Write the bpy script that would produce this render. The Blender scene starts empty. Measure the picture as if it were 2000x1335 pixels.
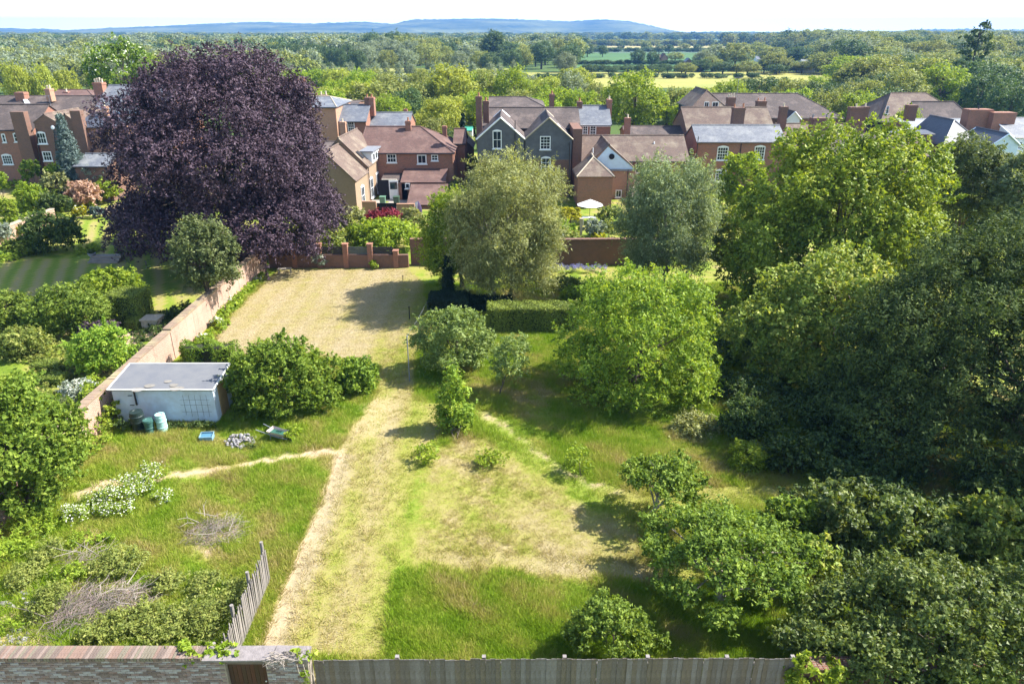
import bpy, math, random
import numpy as np
from mathutils import Vector, Matrix
R = math.radians
rnd = random.Random(7)
rng = np.random.default_rng(7)
S = bpy.context.scene
COL = S.collection

# ------------------------------------------------------------------ camera
CAM_H, FPX, PITCH = 17.0, 1400.0, math.atan((667.5 - 62) / 1400.0)
cam_d = bpy.data.cameras.new('camera'); cam = bpy.data.objects.new('camera', cam_d); COL.objects.link(cam)
cam.location = (0, 0, CAM_H); cam.rotation_euler = (math.pi / 2 - PITCH, 0, 0)
cam_d.sensor_fit = 'HORIZONTAL'; cam_d.sensor_width = 36; cam_d.lens = FPX / 2000 * 36
cam_d.clip_start = 0.5; cam_d.clip_end = 30000
S.camera = cam
# ------------------------------------------------------------------ sky and sun
SUN = Vector((0.97, 0.20, 0.0)).normalized() * math.cos(R(46)); SUN.z = math.sin(R(46))
W = bpy.data.worlds.new('World'); S.world = W; W.use_nodes = True
nt = W.node_tree; nt.nodes.clear()
sky = nt.nodes.new('ShaderNodeTexSky'); sky.sky_type = 'NISHITA'; sky.sun_disc = False
sky.sun_elevation = R(46); sky.sun_rotation = math.atan2(SUN.x, SUN.y)
sky.air_density = 1.0; sky.dust_density = 1.0; sky.ozone_density = 1.3; sky.altitude = 50
bg = nt.nodes.new('ShaderNodeBackground'); bg.inputs[1].default_value = 0.125
wo = nt.nodes.new('ShaderNodeOutputWorld')
# the milky white band low over the horizon, the same all the way round
tc_ = nt.nodes.new('ShaderNodeTexCoord'); sx_ = nt.nodes.new('ShaderNodeSeparateXYZ'); nt.links.new(tc_.outputs['Generated'], sx_.inputs[0])
mr_ = nt.nodes.new('ShaderNodeMapRange'); mr_.interpolation_type = 'SMOOTHSTEP'; nt.links.new(sx_.outputs[2], mr_.inputs[0])
for i_, v_ in enumerate((-.01, .10, .95, 0.0), 1): mr_.inputs[i_].default_value = v_
wm_ = nt.nodes.new('ShaderNodeMix'); wm_.data_type = 'RGBA'; wm_.inputs[7].default_value = (10.0, 10.6, 10.8, 1)
nt.links.new(mr_.outputs[0], wm_.inputs[0]); nt.links.new(sky.outputs[0], wm_.inputs[6])
nt.links.new(wm_.outputs[2], bg.inputs[0]); nt.links.new(bg.outputs[0], wo.inputs[0])
sl = bpy.data.lights.new('sun', 'SUN'); sl.energy = 5.0; sl.angle = R(0.5); sl.color = (1.0, 0.965, 0.90)
so = bpy.data.objects.new('sun', sl); COL.objects.link(so)
so.rotation_euler = SUN.to_track_quat('Z', 'Y').to_euler(); so.location = (60, 40, 80)
S.view_settings.view_transform = 'Standard'; S.view_settings.look = 'None'
S.view_settings.exposure = 1.4; S.view_settings.gamma = 1.0; S.view_settings.use_curve_mapping = False
S.render.engine = 'CYCLES'
S.cycles.max_bounces = 5; S.cycles.diffuse_bounces = 3; S.cycles.glossy_bounces = 2
S.cycles.transmission_bounces = 3; S.cycles.volume_bounces = 0; S.cycles.transparent_max_bounces = 4
S.cycles.volume_max_steps = 64
S.cycles.use_denoising = True

# ------------------------------------------------------------------ pixel of the photo -> point of the place
def ray(u, v):
    a = (u - 1000) / FPX; b = (v - 667.5) / FPX
    return a, math.cos(PITCH) - b * math.sin(PITCH), -math.sin(PITCH) - b * math.cos(PITCH)
def G(u, v, z=0.0):
    a, y, w = ray(u, v); t = (z - CAM_H) / w
    return (a * t, y * t)
def D(u, v, Y):
    a, y, w = ray(u, v); t = Y / y
    return (a * t, CAM_H + w * t)
def DX(u, v, Y): return D(u, v, Y)[0]
def DZ(v, Y): return D(1000, v, Y)[1]

# ------------------------------------------------------------------ materials
MATS = {}
def newmat(name):
    m = bpy.data.materials.new(name); m.use_nodes = True; m.node_tree.nodes.clear(); MATS[name] = m
    return m, m.node_tree.nodes, m.node_tree.links
def N(nodes, t, **kw):
    n = nodes.new(t)
    for k, v in kw.items():
        if k.startswith('i_'):
            key = k[2:]; key = int(key) if key.isdigit() else key.replace('_', ' ')
            n.inputs[key].default_value = v
        else: setattr(n, k, v)
    return n
def c4(c): return (c[0], c[1], c[2], 1)
def ramp(nodes, stops, interp='LINEAR'):
    r = nodes.new('ShaderNodeValToRGB'); r.color_ramp.interpolation = interp
    while len(r.color_ramp.elements) < len(stops): r.color_ramp.elements.new(0.5)
    for e, (p, c) in zip(r.color_ramp.elements, stops): e.position = p; e.color = c4(c)
    return r
def mixc(nodes, links, fac, a, b, mode='MIX'):
    m = nodes.new('ShaderNodeMix'); m.data_type = 'RGBA'; m.blend_type = mode; m.clamp_factor = True
    for sock, val in ((m.inputs[0], fac), (m.inputs[6], a), (m.inputs[7], b)):
        if hasattr(val, 'links'): links.new(val, sock)
        elif isinstance(val, (int, float)): sock.default_value = val
        else: sock.default_value = c4(val)
    return m.outputs[2]
def math_(nodes, links, op, a, b=None, clamp=False):
    m = nodes.new('ShaderNodeMath'); m.operation = op; m.use_clamp = clamp
    for i, v in enumerate((a, b)):
        if v is None: continue
        if hasattr(v, 'links'): links.new(v, m.inputs[i])
        else: m.inputs[i].default_value = v
    return m.outputs[0]
def noise(nodes, links, vec, scale, detail=3, rough=0.55):
    n = nodes.new('ShaderNodeTexNoise'); n.inputs['Scale'].default_value = scale
    n.inputs['Detail'].default_value = detail; n.inputs['Roughness'].default_value = rough
    if vec is not None: links.new(vec, n.inputs['Vector'])
    return n.outputs['Fac']

def leaf_mat(name, dark, mid, light, trans=0.35, rough=0.55, spec=0.22, warm=(0.02, 0.0, 0.0)):
    m, n, l = newmat(name)
    at = N(n, 'ShaderNodeAttribute', attribute_name='rv')
    oi = N(n, 'ShaderNodeObjectInfo')
    r = ramp(n, [(0.0, dark), (0.5, mid), (1.0, light)])
    l.new(at.outputs['Fac'], r.inputs[0])
    hs = N(n, 'ShaderNodeHueSaturation')
    h = math_(n, l, 'MULTIPLY_ADD', oi.outputs['Random'], 0.010)
    h.node.inputs[2].default_value = 0.493
    v = math_(n, l, 'MULTIPLY_ADD', oi.outputs['Random'], 0.18); v.node.inputs[2].default_value = 0.92
    l.new(h, hs.inputs['Hue']); l.new(v, hs.inputs['Value']); l.new(r.outputs[0], hs.inputs['Color'])
    p = N(n, 'ShaderNodeBsdfPrincipled', i_Roughness=rough); p.inputs['Specular IOR Level'].default_value = spec
    l.new(hs.outputs[0], p.inputs['Base Color'])
    t = N(n, 'ShaderNodeBsdfTranslucent')
    tc = mixc(n, l, 1.0, hs.outputs[0], (1.45, 1.35, 0.5), 'MULTIPLY'); l.new(tc, t.inputs[0])
    mx = N(n, 'ShaderNodeMixShader'); mx.inputs[0].default_value = trans
    l.new(p.outputs[0], mx.inputs[1]); l.new(t.outputs[0], mx.inputs[2])
    o = N(n, 'ShaderNodeOutputMaterial'); l.new(mx.outputs[0], o.inputs[0])
    return m
def plain(name, c, rough=0.7, var=0.25, scale=3.0, bump=0.0, bscale=20, metallic=0.0, spec=0.4, c2=None):
    m, n, l = newmat(name)
    tc = N(n, 'ShaderNodeTexCoord')
    f = noise(n, l, tc.outputs['Object'], scale, 5, 0.65)
    f2 = math_(n, l, 'MULTIPLY_ADD', f, 2.2, True); f2.node.inputs[2].default_value = -0.6
    c2 = c2 or tuple(x * (1 - var) for x in c)
    col = mixc(n, l, f2, c2, tuple(min(1, x * (1 + var * .4)) for x in c))
    p = N(n, 'ShaderNodeBsdfPrincipled', i_Roughness=rough, i_Metallic=metallic)
    p.inputs['Specular IOR Level'].default_value = spec
    l.new(col, p.inputs['Base Color'])
    if bump:
        b = N(n, 'ShaderNodeBump', i_Strength=bump, i_Distance=0.05)
        l.new(noise(n, l, tc.outputs['Object'], bscale, 4), b.inputs['Height']); l.new(b.outputs[0], p.inputs['Normal'])
    o = N(n, 'ShaderNodeOutputMaterial'); l.new(p.outputs[0], o.inputs[0])
    return m
def masonry(name, c1, c2, mortar, bw=0.225, bh=0.075, ms=0.012, stain=None, stain_amt=0.5, offset=0.5, bump=0.4, rough=0.85, soot=(0.05, 0.04, 0.04), soot_amt=0.35, spec=0.3, squash=1.0):
    m, n, l = newmat(name)
    uv = N(n, 'ShaderNodeUVMap'); tc = N(n, 'ShaderNodeTexCoord')
    b = N(n, 'ShaderNodeTexBrick', offset=offset); b.inputs['Scale'].default_value = 1.0
    b.inputs['Brick Width'].default_value = bw; b.inputs['Row Height'].default_value = bh
    b.inputs['Mortar Size'].default_value = ms; b.inputs['Mortar Smooth'].default_value = 0.1
    b.inputs['Color1'].default_value = c4(c1); b.inputs['Color2'].default_value = c4(c2); b.inputs['Mortar'].default_value = c4(mortar)
    b.inputs['Bias'].default_value = 0.0
    l.new(uv.outputs[0], b.inputs['Vector'])
    n1 = noise(n, l, tc.outputs['Object'], 0.55, 6, 0.7); n2 = noise(n, l, tc.outputs['Object'], 3.5, 5, 0.7)
    f1 = math_(n, l, 'MULTIPLY_ADD', n1, 4.0, True); f1.node.inputs[2].default_value = -1.9
    f1 = math_(n, l, 'MULTIPLY', f1, stain_amt)
    col = mixc(n, l, f1, b.outputs['Color'], stain or tuple(x * 1.5 for x in c1))
    f2 = math_(n, l, 'MULTIPLY_ADD', n2, 5.0, True); f2.node.inputs[2].default_value = -2.7
    f2 = math_(n, l, 'MULTIPLY', f2, soot_amt)
    col = mixc(n, l, f2, col, soot)
    p = N(n, 'ShaderNodeBsdfPrincipled', i_Roughness=rough); p.inputs['Specular IOR Level'].default_value = spec
    l.new(col, p.inputs['Base Color'])
    bp = N(n, 'ShaderNodeBump', i_Strength=bump, i_Distance=0.02); bp.invert = True
    l.new(b.outputs['Fac'], bp.inputs['Height']); l.new(bp.outputs[0], p.inputs['Normal'])
    o = N(n, 'ShaderNodeOutputMaterial'); l.new(p.outputs[0], o.inputs[0])
    return m

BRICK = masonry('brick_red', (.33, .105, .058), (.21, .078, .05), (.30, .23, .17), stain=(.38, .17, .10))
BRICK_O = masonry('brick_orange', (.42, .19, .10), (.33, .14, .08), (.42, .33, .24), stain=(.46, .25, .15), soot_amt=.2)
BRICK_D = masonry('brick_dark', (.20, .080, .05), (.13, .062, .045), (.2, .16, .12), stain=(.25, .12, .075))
BRICK_Y = masonry('brick_cream', (.35, .24, .15), (.29, .19, .115), (.30, .23, .16), stain=(.31, .22, .14), soot_amt=.15)
BRICK_G = masonry('brick_garden', (.42, .22, .15), (.33, .17, .12), (.45, .38, .30), stain=(.50, .40, .30), soot_amt=.7, soot=(.17, .13, .09))
RENDER_G = plain('grey_render', (.118, .120, .125), .9, .35, 1.2, .2, 30)
TILE = masonry('plain_tile', (.115, .085, .075), (.075, .06, .055), (.04, .035, .03), bw=.17, bh=.11, ms=.012, stain=(.215, .165, .14), soot=(.04, .036, .033), soot_amt=.65, stain_amt=.75)
TILE_R = masonry('red_tile', (.155, .085, .07), (.105, .065, .055), (.09, .05, .04), bw=.17, bh=.11, ms=.012, stain=(.235, .15, .12), soot=(.045, .038, .034), soot_amt=.65, stain_amt=.75)
TILE_O = masonry('lichen_tile', (.165, .115, .09), (.12, .085, .07), (.1, .07, .05), bw=.17, bh=.11, ms=.012, stain=(.29, .24, .17), soot=(.055, .045, .038), soot_amt=.6, stain_amt=.8)
SLATE = masonry('slate', (.15, .16, .18), (.10, .11, .13), (.07, .07, .08), bw=.3, bh=.22, ms=.012, stain=(.30, .30, .28), soot=(.07, .08, .08), soot_amt=.6, stain_amt=.7, rough=.55, spec=.5)
SLATE_D = masonry('slate_dark', (.075, .08, .10), (.06, .065, .08), (.03, .03, .035), bw=.3, bh=.22, ms=.012, stain=(.10, .105, .12), soot=(.06, .06, .06), rough=.5, spec=.5)
SLATE_W = masonry('slate_pale', (.28, .30, .32), (.22, .24, .27), (.2, .2, .21), bw=.3, bh=.22, ms=.012, stain=(.32, .33, .33), soot=(.17, .18, .19), rough=.5, spec=.5)
WHITE = plain('white_paint', (.78, .79, .78), .45, .08)
CREAM = plain('cream_paint', (.72, .66, .52), .6, .15)
BLUEW = plain('pale_blue_render', (.58, .70, .80), .7, .12, 2)
CLAYPOT = plain('clay_pot', (.42, .19, .10), .8, .25, 6)
CREAMPOT = plain('cream_pot', (.66, .58, .42), .8, .2, 6)
LEAD = plain('lead', (.22, .23, .25), .5, .25, 4)
IRON = plain('black_iron', (.02, .02, .022), .4, .2)
STONE = plain('pale_stone', (.45, .38, .28), .85, .3, 5, .4, 12)
MORTAR = plain('lime_mortar', (.30, .25, .20), .95, .3, 8)
DARKWOOD = plain('dark_wood', (.045, .04, .036), .85, .3)
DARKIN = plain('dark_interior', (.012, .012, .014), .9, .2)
m, n_, l_ = newmat('window_glass')
p_ = N(n_, 'ShaderNodeBsdfPrincipled', i_Roughness=.06); p_.inputs['Base Color'].default_value = (.02, .028, .035, 1); p_.inputs['Specular IOR Level'].default_value = .7
o_ = N(n_, 'ShaderNodeOutputMaterial'); l_.new(p_.outputs[0], o_.inputs[0]); GLASS = m
BARK = plain('bark', (.13, .10, .075), .95, .45, 2.5, .8, 9)
BARK_P = plain('pale_bark', (.30, .26, .21), .9, .4, 3, .5, 9)
DEADWOOD = plain('dead_wood', (.34, .29, .24), .9, .4, 2)
WOOD_GREY = plain('grey_wood', (.36, .31, .25), .85, .35, 3, .3, 20)
WOOD_FENCE = plain('fence_wood', (.26, .24, .23), .8, .4, 2.2, .3, 14, c2=(.16, .13, .11))

# ------------------------------------------------------------------ mesh helpers
def tag(o, label=None, cat=None, group=None, kind=None):
    if label: o['label'] = label
    if cat: o['category'] = cat
    if group: o['group'] = group
    if kind: o['kind'] = kind
    return o
def empty(name, loc=(0, 0, 0), rz=0.0, label=None, cat=None, group=None):
    o = bpy.data.objects.new(name, None); o.empty_display_size = .3; COL.objects.link(o)
    o.location = loc; o.rotation_euler = (0, 0, rz)
    return tag(o, label, cat, group)
def link(name, me, parent=None, loc=None):
    o = bpy.data.objects.new(name, me); COL.objects.link(o)
    if parent is not None: o.parent = parent
    if loc is not None: o.location = loc
    return o
def np_mesh(name, V, faces_k, mats, attr=None, midx=None, smooth=False):
    """V (n,3); faces_k int array (m,k)"""
    me = bpy.data.meshes.new(name)
    m, k = faces_k.shape
    me.vertices.add(len(V)); me.vertices.foreach_set('co', np.ascontiguousarray(V, np.float32).ravel())
    me.loops.add(m * k); me.loops.foreach_set('vertex_index', np.ascontiguousarray(faces_k, np.int32).ravel())
    me.polygons.add(m); me.polygons.foreach_set('loop_start', np.arange(0, m * k, k, dtype=np.int32))
    me.update(calc_edges=True)
    for mt in (mats if isinstance(mats, (list, tuple)) else [mats]): me.materials.append(mt)
    if midx is not None: me.polygons.foreach_set('material_index', midx.astype(np.int32))
    if attr:
        for an, (dom, arr) in attr.items():
            a = me.attributes.new(an, 'FLOAT', dom); a.data.foreach_set('value', arr.astype(np.float32))
    if smooth: me.polygons.foreach_set('use_smooth', np.ones(m, bool))
    return me
class MB:
    def __init__(s): s.v = []; s.f = []; s.m = []
    def face(s, pts, mi=0):
        b = len(s.v); s.v += [tuple(p) for p in pts]; s.f.append(tuple(range(b, b + len(pts)))); s.m.append(mi)
    def box(s, x0, x1, y0, y1, z0, z1, mi=0, M=None):
        P = [(x0, y0, z0), (x1, y0, z0), (x1, y1, z0), (x0, y1, z0), (x0, y0, z1), (x1, y0, z1), (x1, y1, z1), (x0, y1, z1)]
        if M is not None: P = [tuple(M @ Vector(p)) for p in P]
        b = len(s.v); s.v += P
        for q in ((0, 3, 2, 1), (4, 5, 6, 7), (0, 1, 5, 4), (1, 2, 6, 5), (2, 3, 7, 6), (3, 0, 4, 7)):
            s.f.append(tuple(b + i for i in q)); s.m.append(mi)
    def prism(s, poly, z0, z1, mi=0):          # poly in xy
        n = len(poly); b = len(s.v)
        s.v += [(x, y, z0) for x, y in poly] + [(x, y, z1) for x, y in poly]
        s.f.append(tuple(b + i for i in reversed(range(n)))); s.m.append(mi)
        s.f.append(tuple(b + n + i for i in range(n))); s.m.append(mi)
        for i in range(n):
            j = (i + 1) % n; s.f.append((b + i, b + j, b + n + j, b + n + i)); s.m.append(mi)
    def slab(s, quad, th, mi=0):               # a sheet of given thickness below a planar polygon
        q = [Vector(p) for p in quad]; nrm = (q[1] - q[0]).cross(q[2] - q[0]).normalized()
        if nrm.z < 0: q.reverse(); nrm = -nrm
        lo = [p - nrm * th for p in q]; n = len(q)
        s.face(q, mi); s.face(list(reversed(lo)), mi)
        for i in range(n):
            j = (i + 1) % n; s.face([lo[i], lo[j], q[j], q[i]], mi)
    def tube(s, pts, rad, k=6, mi=0, cap=True):
        pts = [Vector(p) for p in pts]
        if not isinstance(rad, (list, tuple)): rad = [rad] * len(pts)
        b = len(s.v); up = Vector((.31, .17, .93)).normalized()
        for i, p in enumerate(pts):
            t = (pts[min(i + 1, len(pts) - 1)] - pts[max(i - 1, 0)]).normalized()
            a = t.cross(up);
            if a.length < .05: a = t.cross(Vector((1, 0, 0)))
            a.normalize(); c = t.cross(a)
            for j in range(k):
                an = 2 * math.pi * j / k; s.v.append(tuple(p + (a * math.cos(an) + c * math.sin(an)) * rad[i]))
        for i in range(len(pts) - 1):
            for j in range(k):
                j2 = (j + 1) % k; s.f.append((b + i * k + j, b + i * k + j2, b + (i + 1) * k + j2, b + (i + 1) * k + j)); s.m.append(mi)
        if cap:
            s.f.append(tuple(b + j for j in reversed(range(k)))); s.m.append(mi)
            e = b + (len(pts) - 1) * k; s.f.append(tuple(e + j for j in range(k))); s.m.append(mi)
    def lathe(s, prof, k=16, c=(0, 0, 0), mi=0):
        b = len(s.v)
        for r_, z in prof:
            for j in range(k):
                an = 2 * math.pi * j / k; s.v.append((c[0] + r_ * math.cos(an), c[1] + r_ * math.sin(an), c[2] + z))
        for i in range(len(prof) - 1):
            for j in range(k):
                j2 = (j + 1) % k; s.f.append((b + i * k + j, b + i * k + j2, b + (i + 1) * k + j2, b + (i + 1) * k + j)); s.m.append(mi)
        s.f.append(tuple(b + j for j in reversed(range(k)))); s.m.append(mi)
        e = b + (len(prof) - 1) * k; s.f.append(tuple(e + j for j in range(k))); s.m.append(mi)
    def mesh(s, name, mats, uv=True, smooth=False):
        me = bpy.data.meshes.new(name); me.from_pydata(s.v, [], s.f)
        for mt in (mats if isinstance(mats, (list, tuple)) else [mats]): me.materials.append(mt)
        me.polygons.foreach_set('material_index', s.m)
        if smooth: me.polygons.foreach_set('use_smooth', [True] * len(s.f))
        if uv:
            L = me.uv_layers.new(name='UVMap').data; i = 0
            for p in me.polygons:
                nn = p.normal; t = Vector((0, 0, 1)).cross(nn)
                t = Vector((1, 0, 0)) if t.length < 1e-3 else t.normalized()
                bb = nn.cross(t)
                for li in p.loop_indices:
                    co = me.vertices[me.loops[li].vertex_index].co; L[li].uv = (co.dot(t), co.dot(bb))
        return me
    def build(s, name, mats, parent=None, uv=True, smooth=False, loc=None):
        return link(name, s.mesh(name, mats, uv, smooth), parent, loc)
def copy_tree(o, parent=None):
    c = o.copy(); COL.objects.link(c)
    if parent is not None: c.parent = parent
    for ch in list(o.children): copy_tree(ch, c)
    return c

# ------------------------------------------------------------------ the ground
def sdf(px, py, poly):                          # signed distance, inside positive
    d = np.full(px.shape, 1e9); ins = np.zeros(px.shape, bool); n = len(poly)
    for i in range(n):
        x0, y0 = poly[i]; x1, y1 = poly[(i + 1) % n]
        ex, ey = x1 - x0, y1 - y0; t = np.clip(((px - x0) * ex + (py - y0) * ey) / (ex * ex + ey * ey + 1e-9), 0, 1)
        d = np.minimum(d, np.hypot(px - x0 - ex * t, py - y0 - ey * t))
        c = ((y0 > py) != (y1 > py)) & (px < ex * (py - y0) / ((y1 - y0) if abs(y1 - y0) > 1e-9 else 1e-9) + x0); ins ^= c
    return np.where(ins, d, -d)
def linedist(px, py, pts):
    d = np.full(px.shape, 1e9)
    for (x0, y0), (x1, y1) in zip(pts, pts[1:]):
        ex, ey = x1 - x0, y1 - y0; t = np.clip(((px - x0) * ex + (py - y0) * ey) / (ex * ex + ey * ey + 1e-9), 0, 1)
        d = np.minimum(d, np.hypot(px - x0 - ex * t, py - y0 - ey * t))
    return d
def PP(*uv): return [G(u, v) for u, v in uv]
_ph = rng.random((24, 3))
def vnoise(x, y, s, seed=0):                    # cheap smooth noise from rotated sines, about -1..1
    o = np.zeros_like(x)
    for i in range(6):
        a = _ph[(i + seed * 5) % 24, 0] * 6.283; k = s * (0.6 + 1.5 * _ph[(i * 3 + seed) % 24, 1])
        o += np.sin((x * math.cos(a) + y * math.sin(a)) * k + _ph[(i + 7 * seed) % 24, 2] * 6.283)
    return o / 3.0
sm = lambda d, w: np.clip(d / w + .5, 0, 1)

LAWN = PP((392, 700), (455, 612), (520, 548), (548, 527), (795, 524), (835, 560), (832, 640), (812, 715), (735, 715), (700, 700), (500, 700))
PATH = PP((742, 672), (812, 672), (812, 780), (905, 795), (885, 822), (835, 880), (800, 960), (775, 1085), (745, 1290), (495, 1290), (545, 1160), (600, 1030), (640, 930), (655, 880), (690, 830), (735, 770))
CROSS = PP((778, 1072), (1000, 1085), (1250, 1098), (1440, 1090), (1440, 1140), (1250, 1135), (1000, 1118), (765, 1108))
DIAG = PP((905, 795), (950, 800), (1050, 870), (1150, 950), (1260, 960), (1420, 945), (1600, 950), (1600, 975), (1420, 985), (1250, 1030), (1150, 985), (1040, 920), (960, 850))
SQUARE = PP((835, 880), (950, 850), (1040, 915), (1150, 985), (1250, 1030), (1255, 1098), (1000, 1085), (778, 1072), (800, 960))
GREEN = PP((765, 1112), (1000, 1122), (1255, 1138), (1320, 1290), (745, 1290))
TROD = PP((150, 968), (215, 945), (330, 932), (440, 915), (560, 892), (660, 880))
TROD2 = PP((935, 800), (1010, 850), (1080, 905), (1140, 942), (1210, 960))
STRIPED = PP((-200, 655), (-200, 505), (60, 505), (330, 505), (335, 560), (345, 640), (200, 660))
UPPER = PP((150, 430), (330, 445), (420, 500), (300, 505), (150, 495))
DRIVE = PP((130, 425), (215, 418), (260, 405), (330, 390), (330, 360), (180, 415), (120, 440))

class Zones:
    def __call__(s, x, y):
        jx = x + .16 * vnoise(x, y, 4, 1) + .07 * vnoise(x, y, 13, 4); jy = y + .16 * vnoise(x, y, 4, 2) + .07 * vnoise(x, y, 13, 5)
        lawn = sm(sdf(x + .06 * vnoise(x, y, 4, 1), y, LAWN), .35); px_, py_ = x + .05 * vnoise(x, y, 4, 1), y + .05 * vnoise(x, y, 4, 2); path = sm(sdf(px_, py_, PATH), .3); cross = sm(sdf(jx, jy, CROSS), .35)
        diag = sm(sdf(jx, jy, DIAG), .7); sq = sm(sdf(jx, jy, SQUARE), .5); green = sm(sdf(jx, jy, GREEN), .35)
        t1 = sm(.30 - linedist(jx, jy, TROD), .35); t2 = sm(.16 - linedist(jx, jy, TROD2), .3)
        edge_ = sm(.30 - np.abs(sdf(px_, py_, PATH) + .25), .2) * (y > 15) * (y < 31) * (x > -6); striped = sm(sdf(x, y, STRIPED), .4); upper = sm(sdf(x, y, UPPER), .4); drive = sm(sdf(jx, jy, DRIVE), .4)
        n1 = vnoise(x, y, .9, 3); n2 = vnoise(x, y, 2.6, 4)
        n3 = vnoise(x, y, 6.5, 6); dry = .34 + .22 * n1 + .18 * n2 + .14 * n3
        dry = dry * (1 - green) + (.24 + .22 * n1 + .22 * n2 + .14 * n3) * green
        gl = np.clip(1 - np.abs(x + 6.0) / 7, 0, 1) * (y < 40) * .0
        dry = np.maximum(dry + gl, 0)
        dry = dry * (1 - sq) + (.62 + .09 * n1 + .10 * n2 + .12 * n3 - .28 * np.clip((28 - np.abs(y - 26)) / 6 - 4, 0, 1) * 0) * sq
        # stripes of the mower running along the path
        st = np.sin((x + .01 * y) * 3.3 + .5 * n1); far = np.clip((y - 24) / 8, 0, 1)
        dry = dry * (1 - path) + (.64 + .11 * st + .03 * n1 + .04 * n2 + .04 * n3 - .14 * far * (x > -5) + .3 * np.clip((-x - 6.1) / 1.2, 0, 1) * (y < 27)) * path
        dry = dry * (1 - cross) + (.62 + .12 * n1 + .1 * n2) * cross
        dry = dry * (1 - diag) + (.45 + .18 * n1) * diag
        dry = dry * (1 - lawn) + (  .84 + .09 * np.sin(x * 4.2 + .4 * n1)  + .08 * n1 + .08 * vnoise(x * .6, y * 3, 1.6, 2) - .35 * np.clip((x + 9.2) / 3, 0, 1)) * lawn
        dry = dry * (1 - striped - upper) + (.42 + .24 * np.sign(np.sin((x * .75 + y * .35) * 5.6)) + .05 * n1) * (striped + upper)
        dry = dry * (1 - .30 * edge_)                                # greener uncut fringe along the mown strip
        tall = np.ones_like(x)
        for z_, f in ((lawn, 0), (path, .04), (cross, .05), (striped, 0), (upper, 0), (drive, 0)): tall = tall * (1 - z_) + f * z_
        tall = tall * (1 - diag) + .15 * diag; tall = tall * (1 - sq * .6); tall = tall * (1 - t1) * (1 - t2)
        edge = sm(.22 - np.abs(x + 4.2 - .11 * (y - 20) - (x + 4.2 - .11 * (y - 20))), .2) * 0
        soil = np.maximum.reduce([t1 * .85, t2 * .75, drive * .9, sm(-np.abs(sdf(jx, jy, PATH) - .25) + .16, .3) * (x < -6) * .8 * (y < 27)])
        soil = np.maximum(soil, sm(.9 - linedist(jx, jy, PP((740, 790), (725, 840))), 1.0) * .55)
        beyond = (y > 55).astype(float)
        soil = np.maximum(soil, beyond * (x > -7) * (x < 12) * (y < 74) * .0)
        for (bu, bv, br) in ((430, 1040, 1.0), (200, 1170, 1.4), (30, 1190, 1.2), (20, 1250, 1.2), (190, 955, .9), (1130, 985, .3), (270, 655, 1.4), (240, 670, 1.5)):
            gx, gy = G(bu, bv); soil = np.maximum(soil, sm(br * (1 + .3 * n2) - np.hypot(x - gx, y - gy), .5) * .8)
        return dict(dry=np.clip(dry, 0, 1.2), soil=np.clip(soil, 0, 1), tall=np.clip(tall, 0, 1), lawn=lawn, path=np.maximum(path, cross), striped=striped, upper=upper, diag=diag, sq=sq, green=green, drive=drive)
zones = Zones()

def grass_mat(name, far=False):
    m, n, l = newmat(name)
    tc = N(n, 'ShaderNodeTexCoord'); ge = N(n, 'ShaderNodeNewGeometry')
    P = ge.outputs['Position']
    ad = N(n, 'ShaderNodeAttribute', attribute_name='dry'); asl = N(n, 'ShaderNodeAttribute', attribute_name='soil'); at = N(n, 'ShaderNodeAttribute', attribute_name='tall')
    nA = noise(n, l, P, 1.3, 6, .7); nB = noise(n, l, P, 7.0, 5, .7); nC = noise(n, l, P, 30.0, 4, .7); nD = noise(n, l, P, .25, 3)
    s = math_(n, l, 'MULTIPLY_ADD', nA, .36); s.node.inputs[2].default_value = -.18
    s2 = math_(n, l, 'MULTIPLY_ADD', nB, .65); s2.node.inputs[2].default_value = -.325
    s3 = math_(n, l, 'MULTIPLY_ADD', nC, .45); s3.node.inputs[2].default_value = -.225
    d = math_(n, l, 'ADD', ad.outputs['Fac'], s); d = math_(n, l, 'ADD', d, s2); d = math_(n, l, 'ADD', d, s3)
    r = ramp(n, [(0.0, (.10, .155, .012)), (.22, (.165, .225, .022)), (.45, (.25, .25, .05)), (.7, (.285, .24, .09)), (1.0, (.325, .265, .16))])
    l.new(d, r.inputs[0])
    sc = ramp(n, [(0, (.26, .17, .10)), (.5, (.42, .31, .19)), (1, (.58, .46, .31))]); l.new(nB, sc.inputs[0])
    sf = math_(n, l, 'MULTIPLY_ADD', nB, 1.2); sf.node.inputs[2].default_value = -.6
    sf = math_(n, l, 'ADD', asl.outputs['Fac'], sf)
    sf = math_(n, l, 'MULTIPLY', sf, math_(n, l, 'MULTIPLY', asl.outputs['Fac'], 1.6), True)
    col = mixc(n, l, sf, r.outputs[0], sc.outputs[0])
    p = N(n, 'ShaderNodeBsdfPrincipled', i_Roughness=.9); p.inputs['Specular IOR Level'].default_value = .15
    l.new(col, p.inputs['Base Color'])
    hh = math_(n, l, 'ADD', nC, math_(n, l, 'MULTIPLY', nB, 1.4))
    b = N(n, 'ShaderNodeBump', i_Strength=.45, i_Distance=.05); l.new(hh, b.inputs['Height']); l.new(b.outputs[0], p.inputs['Normal'])
    o = N(n, 'ShaderNodeOutputMaterial'); l.new(p.outputs[0], o.inputs[0])
    return m
GRASS = grass_mat('grass_ground')
X0, X1, Y0, Y1, CS = -60.0, 60.0, 6.0, 112.0, 0.3
nx, ny = int((X1 - X0) / CS), int((Y1 - Y0) / CS)
gx, gy = np.meshgrid(np.linspace(X0, X1, nx + 1), np.linspace(Y0, Y1, ny + 1))
fx, fy = gx.ravel(), gy.ravel(); zn = zones(fx, fy)
gz = np.zeros_like(fx) + .03 * vnoise(fx, fy, 1.1, 5) * zn['tall']
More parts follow.
